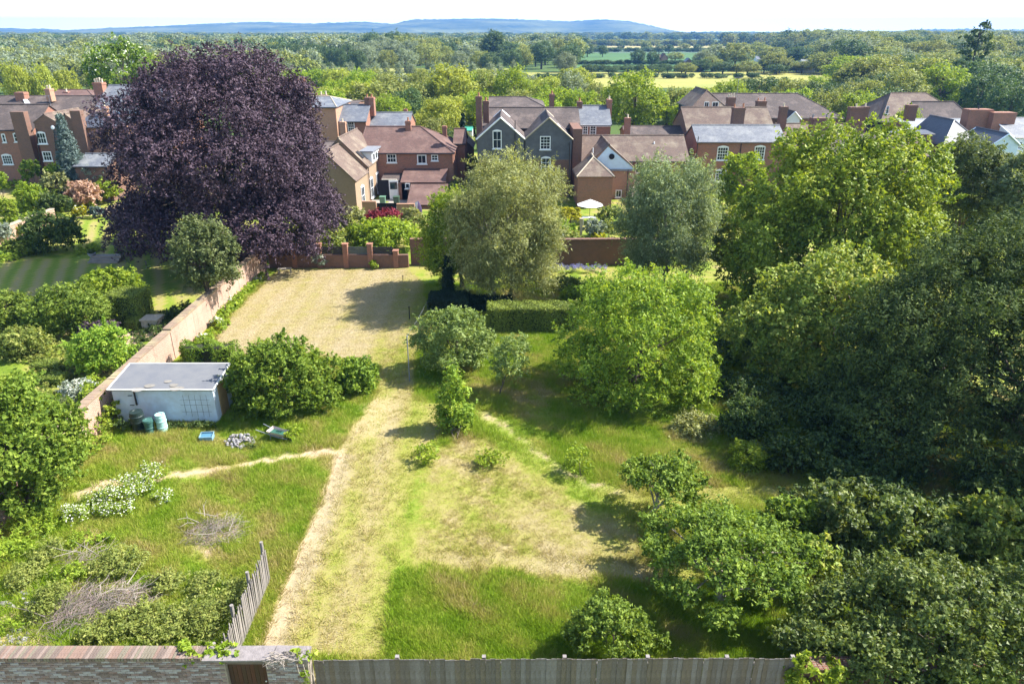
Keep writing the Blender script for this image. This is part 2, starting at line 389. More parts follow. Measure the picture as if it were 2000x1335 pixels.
on_edge = (fx < X0 + .01) | (fx > X1 - .01) | (fy < Y0 + .01) | (fy > Y1 - .01); gz[on_edge] = 0
GV = np.stack([fx, fy, gz], 1)
ii, jj = np.meshgrid(np.arange(nx), np.arange(ny)); a_ = (jj * (nx + 1) + ii).ravel()
GF = np.stack([a_, a_ + 1, a_ + nx + 2, a_ + nx + 1], 1)
cx_, cy_ = fx[a_] + CS / 2, fy[a_] + CS / 2; zc = zones(cx_, cy_)
zone_id = np.zeros(len(a_), int)
for k_, key in enumerate(('lawn', 'path', 'striped', 'drive', 'upper', 'diag'), 1): zone_id[zc[key] > .5] = k_
zone_id[(zone_id == 0) & (cx_ > -18.7) & (cx_ < 26) & (cy_ > 14) & (cy_ < 54)] = 7
def ground_piece(name, mask, label=None):
    F_ = GF[mask]; used, inv = np.unique(F_, return_inverse=True)
    me = np_mesh(name, GV[used], inv.reshape(F_.shape), GRASS, {k: ('POINT', zn[k][used]) for k in ('dry', 'soil', 'tall')})
    return tag(link(name, me), label, None, None, 'structure')
ground_piece('ground', zone_id == 0, 'grassy ground of the gardens among the shrubs and houses')
ground_piece('lawn', zone_id == 1, 'sun dried straw coloured lawn between the brick walls')
ground_piece('mown_path', zone_id == 2, 'wide mown grass path leading from the wall to the lawn')
ground_piece('striped_lawn', zone_id == 3, 'green lawn with mowing stripes in the left garden')
ground_piece('gravel_drive', zone_id == 4, 'pale gravel drive beside the far left lawn')
ground_piece('upper_lawn', zone_id == 5, 'green upper lawn in the shade of the purple tree')
ground_piece('diagonal_path', zone_id == 6, 'trodden grass path crossing the meadow to the right')
ground_piece('meadow', zone_id == 7, 'rough meadow of long green grass around the mown path')

def field_mat(name, c1, c2, scale=.02, c3=None):
    m, n, l = newmat(name); ge = N(n, 'ShaderNodeNewGeometry'); P = ge.outputs['Position']
    a = noise(n, l, P, scale, 5, .6); b = noise(n, l, P, scale * 14, 4, .7)
    r = ramp(n, [(.35, c1), (.65, c2)]); l.new(a, r.inputs[0])
    col = mixc(n, l, math_(n, l, 'MULTIPLY', b, .45), r.outputs[0], c3 or tuple(x * .6 for x in c1))
    p = N(n, 'ShaderNodeBsdfPrincipled', i_Roughness=.95); p.inputs['Specular IOR Level'].default_value = .1
    l.new(col, p.inputs['Base Color']); o = N(n, 'ShaderNodeOutputMaterial'); l.new(p.outputs[0], o.inputs[0])
    return m
FARG = field_mat('far_green', (.06, .10, .03), (.10, .15, .035), .008)
BIG = 9000.0
mb = MB()
mb.face([(-BIG, -60, 0), (BIG, -60, 0), (BIG, Y0, 0), (-BIG, Y0, 0)]); mb.face([(-BIG, Y0, 0), (X0, Y0, 0), (X0, Y1, 0), (-BIG, Y1, 0)])
mb.face([(X1, Y0, 0), (BIG, Y0, 0), (BIG, Y1, 0), (X1, Y1, 0)]); mb.face([(-BIG, Y1, 0), (BIG, Y1, 0), (BIG, 14000, 0), (-BIG, 14000, 0)])
tag(mb.build('countryside', FARG), 'flat green farmland reaching to the hills', None, None, 'structure')

# ------------------------------------------------------------------ houses
class House:
    def __init__(s, name, label, x, y, cat='house', rz=0.0, group=None):
        s.ox, s.oy = x, y; s.rz = rz; s.root = empty(name, (x, y, 0), rz, label, cat, group)
    def block(s, x0, x1, y0, y1, ze, zr, axis='x', wall=None, roof=None, hip=(0, 0), z0=0.0, over=.22, rise=None, ridge=True, verge=None, low=None):
        wall = wall or BRICK; roof = roof or TILE
        x0 -= s.ox; x1 -= s.ox; y0 -= s.oy; y1 -= s.oy
        if axis == 'x': T = lambda a, b, z: (a, b, z); a0, a1, b0, b1 = x0, x1, y0, y1
        else: T = lambda a, b, z: (b, a, z); a0, a1, b0, b1 = y0, y1, x0, x1
        bm = (b0 + b1) / 2; w = MB()
        if low:                                  # lower storey of another masonry
            w.box(x0, x1, y0, y1, z0, low[0], 1); w.box(x0, x1, y0, y1, low[0] + .002, ze)
        else: w.box(x0, x1, y0, y1, z0, ze)
        for a, h in ((a0, hip[0]), (a1, hip[1])):
            if h == 0:
                e = a + (.24 if a == a0 else -.24); lo = ze + .001
                A = [T(a, b0, lo), T(a, b1, lo), T(a, bm, zr - .02)]; B = [T(e, b0, lo), T(e, b1, lo), T(e, bm, zr - .02)]
                w.face(A); w.face(B[::-1])
                for i in range(3):
                    j = (i + 1) % 3; w.face([A[i], B[i], B[j], A[j]])
        w.build('wall', [wall, low[1]] if low else [wall], s.root)
        r = MB(); sl = (zr - ze) / (bm - b0); o = over; oa0 = o * .6 if hip[0] == 0 else o; oa1 = o * .6 if hip[1] == 0 else o; up = .10
        E0, E1 = a0 - oa0, a1 + oa1; R0, R1 = (a0 - oa0 if hip[0] == 0 else a0 + hip[0]), (a1 + oa1 if hip[1] == 0 else a1 - hip[1])
        zl = ze - sl * o + up
        r.slab([T(E0, b0 - o, zl), T(E1, b0 - o, zl), T(R1, bm, zr + up), T(R0, bm, zr + up)], .09)
        r.slab([T(E0, b1 + o, zl), T(E1, b1 + o, zl), T(R1, bm, zr + up), T(R0, bm, zr + up)], .09)
        if hip[0]: r.slab([T(E0, b0 - o, zl), T(E0, b1 + o, zl), T(R0, bm, zr + up)], .09)
        if hip[1]: r.slab([T(E1, b0 - o, zl), T(E1, b1 + o, zl), T(R1, bm, zr + up)], .09)
        ro = r.build('roof', roof, s.root)
        if ridge:
            t = MB(); t.tube([T(R0, bm, zr + up + .01), T(R1, bm, zr + up + .01)], .10, 6)
            if hip[0]:
                for bb in (b0 - o, b1 + o): t.tube([T(R0, bm, zr + up), T(E0, bb, zl)], .08, 5)
            if hip[1]:
                for bb in (b0 - o, b1 + o): t.tube([T(R1, bm, zr + up), T(E1, bb, zl)], .08, 5)
            t.build('ridge_tiles', ridge if ridge is not True else roof, ro)
        if verge:
            for a, h in ((a0 - oa0 - .03, hip[0]), (a1 + oa1 + .03, hip[1])):
                if h == 0:
                    for bb in (b0 - o, b1 + o): t = MB(); t.tube([T(a, bb, zl - .02), T(a, bm, zr + up - .02)], .085, 4); t.build('verge_board', verge, ro)
        if axis == 'x' or hip[0] or hip[1]:
            for bb in ((b0 - o - .06,) if axis == 'x' else (b0 - o - .06, b1 + o + .06)):
                g = MB(); g.tube([T(a0 - oa0, bb, zl - .08), T(a1 + oa1, bb, zl - .08)], .06, 5); g.build('gutter', IRON, ro)
        return ro
    def flat(s, x0, x1, y0, y1, z0, z1, wall=None, top=None, name='wall'):
        w = MB(); w.box(x0 - s.ox, x1 - s.ox, y0 - s.oy, y1 - s.oy, z0, z1)
        w.build(name, wall or BRICK, s.root)
        if top:
            t = MB(); t.box(x0 - s.ox - .1, x1 - s.ox + .1, y0 - s.oy - .1, y1 - s.oy + .1, z1 + .003, z1 + .14); t.build('flat_roof', top, s.root)
    def slope(s, pts, mat, th=.09, name='roof', parent=None):
        r = MB(); r.slab([(x - s.ox, y - s.oy, z) for x, y, z in pts], th); return r.build(name, mat, parent or s.root)
    def window(s, face, a, plane, z, w, h, cols=2, rows=2, frame=None, arch=False, sill=True, fw=.09, name='window'):
        """a: centre along the wall, plane: the wall's own coordinate, z: centre height"""
        frame = frame or WHITE
        if face == 'f': M = Matrix(((1, 0, 0, a - s.ox), (0, 1, 0, plane - s.oy), (0, 0, 1, z), (0, 0, 0, 1)))
        elif face == 'r': M = Matrix(((0, -1, 0, plane - s.ox), (1, 0, 0, a - s.oy), (0, 0, 1, z), (0, 0, 0, 1)))
        else: M = Matrix(((0, 1, 0, plane - s.ox), (-1, 0, 0, a - s.oy), (0, 0, 1, z), (0, 0, 0, 1)))
        f = MB(); y0, y1 = -.07, -.004; W2, H2 = w / 2, h / 2
        f.box(-W2, -W2 + fw, y0, y1, -H2, H2, M=M); f.box(W2 - fw, W2, y0, y1, -H2, H2, M=M)
        f.box(-W2 + fw, W2 - fw, y0, y1, -H2, -H2 + fw, M=M); f.box(-W2 + fw, W2 - fw, y0, y1, H2 - fw, H2, M=M)
        if arch:
            n = 6; pts = [(-W2 + w * i / n, H2 + .002 + .13 * w * math.sin(math.pi * i / n)) for i in range(n + 1)]
            P = [(x, z_) for x, z_ in pts]
            A = [tuple(M @ Vector((x, y0, z_))) for x, z_ in P]; B = [tuple(M @ Vector((x, y1, z_))) for x, z_ in P]
            f.face(A[::-1]); 
            for i in range(n): f.face([A[i], A[i + 1], B[i + 1], B[i]])
        bw = .035
        for i in range(1, cols):
            x = -W2 + fw + (w - 2 * fw) * i / cols; f.box(x - bw / 2, x + bw / 2, -.055, -.034, -H2 + fw, H2 - fw, M=M)
        for i in range(1, rows):
            zz = -H2 + fw + (h - 2 * fw) * i / rows; t = bw * (1.6 if (rows % 2 == 0 and i == rows // 2) else 1)
            f.box(-W2 + fw, W2 - fw, -.060, -.038, zz - t / 2, zz + t / 2, M=M)
        fo = f.build(name, frame, s.root, uv=False)
        p = MB(); p.box(-W2 + fw, W2 - fw, -.032, -.012, -H2 + fw, H2 - fw, M=M); p.build('pane', GLASS, fo, uv=False)
        if sill:
            q = MB(); q.box(-W2 - .08, W2 + .08, -.16, -.003, -H2 - .09, -H2 - .002, M=M); q.build('sill', frame, fo, uv=False)
        return fo
    def chimney(s, x, y, z0, z1, w=.6, d=.6, mat=None, pots=2, pot=None, axis='x', ph=.45, cap=True, pr=.12):
        x -= s.ox; y -= s.oy; c = MB(); c.box(x - w / 2, x + w / 2, y - d / 2, y + d / 2, z0, z1 - .28)
        if cap:
            c.box(x - w / 2 - .05, x + w / 2 + .05, y - d / 2 - .05, y + d / 2 + .05, z1 - .278, z1 - .12)
            c.box(x - w / 2 - .01, x + w / 2 + .01, y - d / 2 - .01, y + d / 2 + .01, z1 - .118, z1)
        else: c.box(x - w / 2, x + w / 2, y - d / 2, y + d / 2, z1 - .279, z1)
        co = c.build('chimney', mat or BRICK, s.root)
        for i in range(pots):
            L = (w if axis == 'x' else d) - .3; t = (i - (pots - 1) / 2) * (L / max(pots - 1, 1))
            px, py = (x + t, y) if axis == 'x' else (x, y + t)
            q = MB(); h = ph * (1 + .15 * ((i * 7) % 3 - 1)); q.lathe([(pr, 0), (pr * .85, h * .1), (pr * .78, h * .8), (pr * .98, h * .86), (pr * .98, h), (pr * .6, h), (pr * .6, h - .1)], 10, (px, py, z1 + .002))
            q.build('chimney_pot', pot or CLAYPOT, co, uv=False)
        return co
    def pipe(s, pts, r=.05, mat=None, name='downpipe'):
        q = MB(); q.tube([(x - s.ox, y - s.oy, z) for x, y, z in pts], r, 5); return q.build(name, mat or IRON, s.root, uv=False)
    def gabletri(s, xl, xr, xa, y, ze, za, mat, name='gable_panel'):
        q = MB(); q.slab([(xl - s.ox, y - s.oy, ze), (xr - s.ox, y - s.oy, ze), (xa - s.ox, y - s.oy, za)], .05); return q.build(name, mat, s.root)

def px_block(h, u0, u1, ve, vr, y0, y1, **k):
    vm = (ve + vr) / 2; return h.block(DX(u0, ve, y0), DX(u1, ve, y0), y0, y1, DZ(ve, y0), DZ(vr, (y0 + y1) / 2), **k)
def pw(h, u, v, y, wpx, hpx, **k):               # a window on a wall facing the gardens
    x, z = D(u, v, y); sc = math.hypot(y, 17 - z) / FPX * .99
    return h.window('f', x, y, z, wpx * sc, hpx * sc / .97, **k)
def pc(h, u, vt, y, vb, wpx, **k):               # a chimney standing at depth y between two rows of the photo
    sc = y / FPX; w = wpx * sc; return h.chimney(DX(u, vt, y), y, DZ(vb, y), DZ(vt, y), w, k.pop('d', w), **k)

# --- double gabled grey rendered house in the middle
h = House('gabled_house', 'grey rendered house with twin gables facing the garden', 1.4, 85)
zb = DZ(312, 80)
h.block(DX(932, 272, 80), DX(1024, 272, 80), 80, 88, DZ(272, 80), DZ(231, 80), axis='y', wall=RENDER_G, roof=TILE, low=(zb, BRICK_D), verge=WHITE, over=.12)
h.block(DX(1026, 272, 80), DX(1117, 272, 80), 80, 88, DZ(272, 80), DZ(231, 80), axis='y', wall=RENDER_G, roof=TILE, low=(zb, BRICK_D), verge=STONE, over=.12)
pw(h, 971, 273, 80, 17, 32, rows=2, arch=True); pw(h, 1065, 279, 80, 20, 24, rows=4, cols=3); pw(h, 1066, 326, 80, 18, 34, rows=4, arch=True); pw(h, 971, 330, 80, 18, 34, rows=4, arch=True)
pw(h, 1062, 366, 80, 20, 26, rows=3)
px_block(h, 944, 1132, 250, 212, 86, 94, wall=BRICK_D, roof=TILE)
px_block(h, 955, 1062, 210, 191, 94.2, 102, wall=BRICK_D, roof=TILE, hip=(0, 2.2))
pc(h, 935, 188, 84, 290, 11, pots=1, mat=BRICK_D); pc(h, 949, 197, 86, 240, 11, pots=1, mat=BRICK_D)
pc(h, 1078, 184, 93, 220, 9, pots=1, mat=BRICK_D); 
h.flat(DX(1118, 300, 81), DX(1136, 300, 81), 81, 90, 0, DZ(252, 81), BRICK_D)
h.pipe([(DX(1113, 280, 79.8), 79.9, DZ(278, 80)), (DX(1111, 400, 79.8), 79.9, .1)], .06)
h.pipe([(DX(1006, 235, 79.9), 79.9, DZ(235, 80)), (DX(1006, 300, 79.8), 79.9, 0.5)], .05)
h.window('f', DX(1120, 372, 78.9), 80.9, DZ(372, 81), .7, 1.3, cols=2, rows=3, frame=WOOD_GREY)
# skylight on the gable slope
h.slope([(DX(1089, 246, 82), 81.6, DZ(246, 82) + .25), (DX(1110, 268, 82), 81.6, DZ(268, 82) + .25), (DX(1110, 268, 82), 82.6, DZ(268, 82) + .25), (DX(1089, 246, 82), 82.6, DZ(246, 82) + .25)], WHITE, .06, 'skylight_frame')

h = House('slate_roofed_house', 'small brick house with a pale slate roof right of the twin gables', DX(1163, 250, 91), 94)
px_block(h, 1134, 1193, 243, 208, 91, 98, roof=SLATE, wall=BRICK)
pw(h, 1143, 256, 91, 10, 20, rows=4); pw(h, 1158, 256, 91, 12, 20, rows=4)
pc(h, 1132, 198, 94.5, 236, 9, pots=1, mat=BRICK_D, d=1.2); pc(h, 1190, 194, 94.5, 228, 9, pots=1, mat=BRICK, pot=CREAMPOT, d=1.2)
h.flat(DX(1134, 240, 90.8), DX(1193, 240, 90.8), 90.7, 90.98, DZ(247, 90.8), DZ(243, 90.8) - .02, WHITE, name='fascia')

# --- low brick house with pale blue gable
h = House('blue_gabled_house', 'low brick house with pale blue weatherboarded gable and round window', DX(1235, 300, 82), 85)
px_block(h, 1136, 1345, 314, 266, 82, 90, roof=TILE_O, wall=BRICK)
ze, za = DZ(331, 79), DZ(284, 79); xc = DX(1187, 300, 79)
h.block(DX(1134, 331, 79), DX(1241, 331, 79), 79, 86, ze, za, axis='y', roof=TILE_O, wall=BRICK_O, over=.16)
h.gabletri(DX(1148, 331, 78.95), DX(1240, 331, 78.95), xc, 78.95, ze + .05, za - .12, BLUEW)
h.flat(DX(1150, 331, 78.9), DX(1240, 331, 78.9), 78.82, 78.93, ze - .14, ze + .06, LEAD, name='lead_apron')
q = MB(); q.tube([(DX(1195, 306, 78.8) - h.ox, 78.82 - h.oy, DZ(306, 78.8)), (DX(1195, 306, 78.8) - h.ox, 78.93 - h.oy, DZ(306, 78.8))], .3, 20); q.build('round_window', DARKIN, h.root, uv=False)
h.block(DX(1129, 344, 75), DX(1197, 344, 75), 75, 79.6, DZ(344, 75), DZ(309, 77.3), axis='y', roof=TILE_O, wall=BRICK, hip=(2.6, 0), over=.16, ridge=STONE)
pw(h, 1255, 327, 82, 27, 20, cols=3, rows=1, frame=CREAM); pw(h, 1208, 378, 78.9, 12, 14, rows=1)
pc(h, 1226, 230, 90, 262, 11, pots=1, mat=BRICK, pot=CREAMPOT)
h.slope([(DX(1234, 385, 76), 76, DZ(384, 76)), (DX(1285, 385, 76), 76, DZ(384, 76)), (DX(1300, 340, 81), 81.9, DZ(346, 82)), (DX(1241, 340, 81), 81.9, DZ(346, 82))], TILE_O)
h.flat(DX(1236, 385, 76.2), DX(1283, 385, 76.2), 76.2, 81.9, 0, DZ(386, 76.2) - .05, BRICK)
h.pipe([(DX(1229, 300, 78.8), 78.85, ze), (DX(1229, 300, 78.8), 78.85, .2)], .05)
h.pipe([(DX(1280, 275, 84), 84.6, DZ(290, 84)), (DX(1280, 275, 84), 84.6, DZ(278, 84))], .08, WHITE, 'vent_pipe')
h.pipe([(DX(1160, 300, 80), 81.0, DZ(300, 81)), (DX(1160, 300, 80), 81.0, DZ(289, 81))], .07, WHITE, 'vent_pipe')
h2 = House('long_tiled_outbuilding', 'long low tiled roof behind the blue gabled house', DX(1280, 255, 95), 97, cat='outbuilding')
px_block(h2, 1222, 1342, 264, 248, 94, 99, roof=TILE, wall=BRICK_D)

# --- right hand brick house with slate roof
h = House('tall_brick_house', 'brick house with sash windows slate roof and big central chimney', DX(1440, 280, 86), 90)
px_block(h, 1362, 1534, 277, 246, 86, 92, roof=SLATE, wall=BRICK)
px_block(h, 1343, 1513, 257, 211, 92.2, 101, roof=TILE_O, wall=BRICK_D)
pw(h, 1411, 300, 86, 21, 24, cols=4, rows=4, arch=True); pw(h, 1483, 299, 86, 20, 24, cols=4, rows=4, arch=True); pw(h, 1407, 344, 86, 20, 22, cols=4, rows=4, arch=True)
pc(h, 1443, 210, 91, 262, 21, pots=2, mat=BRICK_D, d=1.0, pot=CLAYPOT)
h.pipe([(DX(1447, 290, 85.9), 85.9, DZ(279, 86)), (DX(1447, 290, 85.9), 85.9, .1)], .05)
h.pipe([(DX(1356, 262, 88), 85.9, DZ(262, 88)), (DX(1358, 320, 86), 85.9, .1)], .05)
h.slope([(DX(1410, 245, 94), 93.4, DZ(245, 93.6) + .1), (DX(1431, 245, 94), 93.4, DZ(245, 93.6) + .1), (DX(1431, 234, 95), 94.8, DZ(234, 94.8) + .1), (DX(1410, 234, 95), 94.8, DZ(234, 94.8) + .1)], WHITE, .08, 'skylight')
pc(h, 1428, 190, 99, 212, 14, pots=3, mat=BRICK_D, pot=CREAMPOT)
h = House('rear_tiled_house', 'tiled house with steep roofs seen between the brick chimneys right of centre', DX(1570, 270, 92), 95)
px_block(h, 1534, 1700, 290, 243, 90, 99, roof=TILE_O, wall=BRICK)
pc(h, 1531, 208, 93, 256, 13, pots=1, mat=BRICK_D, pot=CREAMPOT); pc(h, 1601, 230, 92, 275, 30, pots=2, mat=BRICK_D, pot=LEAD, d=1.2)
pc(h, 1672, 209, 93, 262, 24, pots=1, mat=BRICK_D, pot=CREAMPOT, d=.9); pc(h, 1690, 208, 93.2, 262, 12, pots=1, mat=BRICK_D, pot=CREAMPOT)
h.block(DX(1600, 300, 86), DX(1740, 300, 86), 84, 89.8, DZ(300, 84), DZ(262, 87), roof=TILE, wall=BRICK_D)
h = House('long_hipped_hall', 'long dark tiled hipped roof behind the right hand houses', DX(1530, 200, 115), 118, cat='hall')
px_block(h, 1405, 1645, 230, 184, 112, 124, roof=TILE, wall=BRICK_D, hip=(0, 5))
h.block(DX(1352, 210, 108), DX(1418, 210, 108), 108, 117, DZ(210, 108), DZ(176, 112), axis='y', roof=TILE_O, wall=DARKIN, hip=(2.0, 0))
pw(h, 1397, 204, 107.9, 12, 9, rows=1); pw(h, 1380, 204, 107.9, 9, 9, rows=1)
h.block(DX(1538, 235, 109), DX(1562, 235, 109), 109, 114, DZ(232, 109), DZ(218, 110), axis='y', roof=TILE, wall=WHITE, verge=WHITE)
pc(h, 1487, 197, 110, 214, 16, pots=2, mat=BRICK_D)
h = House('hipped_cottage', 'hipped tiled house with small dark gable window at far right', DX(1810, 200, 118), 121)
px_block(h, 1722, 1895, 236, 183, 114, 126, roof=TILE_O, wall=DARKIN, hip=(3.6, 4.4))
h.block(DX(1790, 245, 109), DX(1905, 245, 109), 108, 115, DZ(245, 108), DZ(200, 111.5), axis='x', roof=TILE, wall=BRICK_D, hip=(0, 2.5))
pw(h, 1733, 215, 113.9, 5, 14, rows=2, cols=1)
h = House('pale_slate_house', 'wide pale slate roof with two massive brick chimneys at far right', DX(1850, 250, 98), 101)
px_block(h, 1776, 2010, 256, 234, 97, 104, roof=SLATE_W, wall=BRICK_D)
pc(h, 1911, 213, 94, 275, 44, pots=1, mat=BRICK, pot=IRON, d=1.6); pc(h, 1957, 219, 93, 290, 42, pots=0, mat=BRICK, d=1.6)
pc(h, 1781, 205, 99, 236, 17, pots=0, mat=BRICK_D, d=1)
px_block(h, 1745, 1822, 262, 255, 91, 95, roof=SLATE_D, wall=BRICK_D, ridge=False)
px_block(h, 1752, 1812, 303, 266, 87, 94, roof=TILE_R, wall=BRICK_D)
pw(h, 1792, 312, 87, 20, 12, cols=3, rows=2)
h.block(DX(1830, 300, 90), DX(1905, 300, 90), 89, 97.5, DZ(282, 89), DZ(240, 90), axis='y', roof=SLATE_D, wall=BRICK_D, hip=(3, 0))
h = House('white_house', 'white gabled house with grey slate roof at the right edge', DX(1985, 280, 92), 95)
h.block(DX(1968, 280, 90), DX(2060, 280, 90), 89, 99, DZ(268, 89), DZ(232, 94), axis='x', roof=SLATE, wall=WHITE, verge=WHITE)
h.block(DX(1925, 290, 86), DX(1976, 290, 86), 85, 91, DZ(283, 85), DZ(263, 85), axis='y', roof=SLATE_D, wall=BLUEW, verge=BLUEW)
pw(h, 1992, 284, 89, 8, 14, rows=2)

# --- brick house with hipped roof and its yard
h = House('hipped_brick_house', 'red brick house with broad hipped tile roof left of the twin gables', DX(800, 300, 84), 87)
px_block(h, 703, 884, 298, 249, 82, 91, roof=TILE_R, wall=BRICK, hip=(.01, 4.0))
pw(h, 765, 309, 82, 18, 16, cols=3, rows=2); pw(h, 824, 311, 82, 18, 17, cols=2, rows=1, fw=.12); pw(h, 849, 308, 82, 13, 11, cols=2, rows=2)
pc(h, 797, 236, 86, 256, 10, pots=1, mat=BRICK)
h.block(DX(884, 275, 85), DX(905, 275, 85), 87, 92, DZ(280, 87), DZ(256, 88), roof=TILE_R, wall=BRICK, hip=(0, 0)); pc(h, 868, 246, 89, 268, 8, pots=0)
x0, x1 = DX(785, 340, 80), DX(872, 340, 80)
h.slope([(x0, 78.4, DZ(356, 78.4)), (x1, 78.4, DZ(356, 78.4)), (x1, 81.9, DZ(329, 81.9)), (x0, 81.9, DZ(329, 81.9))], TILE_R)
h.flat(x0 + .1, x1 - .1, 78.6, 81.98, 0, DZ(357, 78.6) - .08, BRICK_D)
h.slope([(DX(745, 350, 80), 79.5, DZ(352, 79.5)), (x0 - .05, 79.5, DZ(352, 79.5)), (x0 - .05, 81.9, DZ(338, 81.9)), (DX(745, 350, 80), 81.9, DZ(338, 81.9))], TILE)
h.flat(DX(746, 345, 79.6), DX(775, 345, 79.6), 79.4, 79.56, DZ(353, 79.5), DZ(350, 79.5), CREAM, name='fascia')
x2, x3 = DX(797, 370, 76), DX(872, 370, 76)
h.slope([(x2, 74.2, DZ(400, 74.2)), (x3, 74.2, DZ(400, 74.2)), (x3, 78.4, DZ(359, 78.4)), (x2, 78.4, DZ(359, 78.4))], TILE_R)
h.flat(x2 + .08, x3 - .08, 74.4, 78.5, 0, DZ(401, 74.4) - .1, BRICK)
pw(h, 796, 363, 78.3, 9, 10, cols=1, rows=1)
q = MB(); xd = DX(770, 375, 79) - h.ox; q.box(xd - .5, xd + .5, -8.2, -8.1, 0.02, 2.1); q.box(xd - .45, xd + .45, -8.23, -8.202, .1, .95); dr = q.build('door', WHITE, h.root)
q = MB(); q.box(xd - .38, xd + .38, -8.225, -8.203, 1.15, 1.9); q.build('pane', GLASS, dr, uv=False)
q = MB(); q.box(xd - 1.75, xd - .55, -8.0, -7.9, 0.02, 2.1); q.build('gate', DARKIN, h.root)
h.flat(DX(780, 375, 79), DX(797, 375, 79), 78.6, 82, 0, DZ(357, 78.6) - .1, BRICK)

# --- barn running towards the garden
bx, by = DX(697, 400, 72), 72
h = House('converted_barn', 'converted barn with cream brick side and white flat roofed dormer', bx, by, cat='barn', rz=R(-3))
L_, Wd, ze, zr = 13.0, 5.6, 3.9, 6.7
def hb(x0, x1, y0, y1, ze, zr, **k): h.block(bx + x0, bx + x1, by + y0, by + y1, ze, zr, axis='y', **k)
hb(-Wd, 0, 0, 5.2, ze - .5, zr - .6, wall=BRICK_Y, roof=TILE_O, over=.2)
hb(-Wd, 0, 5.25, L_, ze, zr, wall=BRICK_Y, roof=TILE_O, over=.2)
q = MB(); q.box(-1.9, .12, 7.2, 11.0, ze - .1, ze + 1.15); q.build('dormer_wall', WHITE, h.root)
q = MB(); q.box(-3.0, .35, 7.0, 11.2, ze + 1.153, ze + 1.28); q.build('dormer_roof', LEAD, h.root)
for k in range(3): h.window('r', by + 7.9 + 1.15 * k, bx + .13, ze + .55, .95, .85, cols=1, rows=1, sill=False)
for yy, hh in ((2.6, 1.9), (6.6, 2.1), (9.5, 2.1)):
    f_ = h.window('r', by + yy, bx, 1.35, 1.25, hh, cols=2, rows=2, arch=True)
h.slope([(bx - 1.2, by + 5.8, ze + 1.42), (bx - .5, by + 5.8, ze + .72), (bx - .5, by + 6.6, ze + .72), (bx - 1.2, by + 6.6, ze + 1.42)], DARKIN, .05, 'skylight')
h.pipe([(bx + .12, by + 5.3, ze), (bx + .12, by + 5.3, .1)], .05)
h = House('yard_wall', 'low orange brick yard wall with dark gate beside the barn', DX(760, 410, 71), 71.5, cat='wall')
h.flat(DX(708, 410, 71), DX(735, 410, 71), 71, 71.35, 0, 1.5, BRICK_O); h.flat(DX(775, 410, 71), DX(810, 410, 71), 71, 71.35, 0, 1.25, BRICK_O)
q = MB(); q.box(DX(736, 410, 71) - h.ox, DX(774, 410, 71) - h.ox, -.35, -.27, .05, 1.3); q.build('gate', DARKIN, h.root)
for u, cc, lb in ((747, (.10, .20, .13), 'green wheeled bin standing left of the white back door'), (774, (.05, .09, .05), 'dark green wheeled bin standing right of the white back door')):
    x = DX(u, 385, 75.5); e = empty('wheelie_bin', (x, 75.5, 0), 0, lb, 'bin')
    m_ = plain('bin_plastic_' + str(u), cc, .5, .1)
    q = MB(); q.v = [(-.24, -.25, .06), (.24, -.25, .06), (.24, .25, .06), (-.24, .25, .06), (-.3, -.34, 1.0), (.3, -.34, 1.0), (.3, .34, 1.0), (-.3, .34, 1.0)]
    q.f = [(0, 3, 2, 1), (4, 5, 6, 7), (0, 1, 5, 4), (1, 2, 6, 5), (2, 3, 7, 6), (3, 0, 4, 7)]; q.m = [0] * 6; q.build('body', m_, e)
    q = MB(); q.box(-.32, .32, -.38, .36, 1.003, 1.07); q.build('lid', m_, e); q = MB(); q.tube([(-.29, .27, .1), (.29, .27, .1)], .1, 12); q.build('wheels', IRON, e)
q = MB(); q.box(-3, 3, -3.5, 3.5, .004, .03); tag(q.build('yard_paving', plain('concrete', (.33, .30, .26), .9, .25, 2), None, loc=(DX(757, 390, 76), 75.2, 0)), 'pale concrete yard behind the brick house', None, None, 'structure')

# --- houses behind the purple beech
h = House('slate_terrace_house', 'brick house with slate roof and white sash window right of the purple beech', DX(685, 250, 95), 98)
px_block(h, 645, 714, 237, 206, 95, 102, roof=SLATE, wall=BRICK); pw(h, 686, 249, 95, 13, 20, cols=3, rows=4)
px_block(h, 714, 798, 250, 221, 97, 104, roof=SLATE, wall=BRICK)
pc(h, 717, 190, 99, 226, 8, pots=1, mat=BRICK_D, d=1.2); pc(h, 726, 190, 99, 226, 9, pots=1, mat=BRICK, d=1.2); pc(h, 792, 213, 101, 226, 6, pots=0); 
px_block(h, 640, 695, 205, 198, 103, 109, roof=TILE, wall=BRICK_D)
h.slope([(DX(666, 206, 104), 104, DZ(205.5, 104)), (DX(688, 206, 104), 104, DZ(205.5, 104)), (DX(688, 201, 105), 105, DZ(201, 105)), (DX(666, 201, 105), 105, DZ(201, 105))], WHITE, .1, 'solar_panel')
pc(h, 669, 238, 92, 275, 11, pots=1, mat=BRICK_O, pot=CREAMPOT)
h = House('orange_brick_house', 'tall orange brick house mostly hidden by the purple beech', DX(620, 240, 95), 98)
px_block(h, 575, 655, 210, 190, 94, 103, roof=SLATE, wall=BRICK_O, hip=(0, 1.6), ridge=STONE)
pc(h, 581, 156, 100, 200, 27, pots=6, mat=BRICK, d=1.2, ph=.35); pc(h, 619, 187, 99, 204, 12, pots=1, mat=BRICK_D); pc(h, 632, 185, 99, 204, 13, pots=2, mat=BRICK_D, pot=CREAMPOT)
h.block(DX(628, 300, 84), DX(690, 300, 84), 84, 90, DZ(298, 84), DZ(278, 87), roof=TILE, wall=BRICK_D)
pc(h, 681, 281, 83, 305, 9, pots=0, mat=BRICK_D)

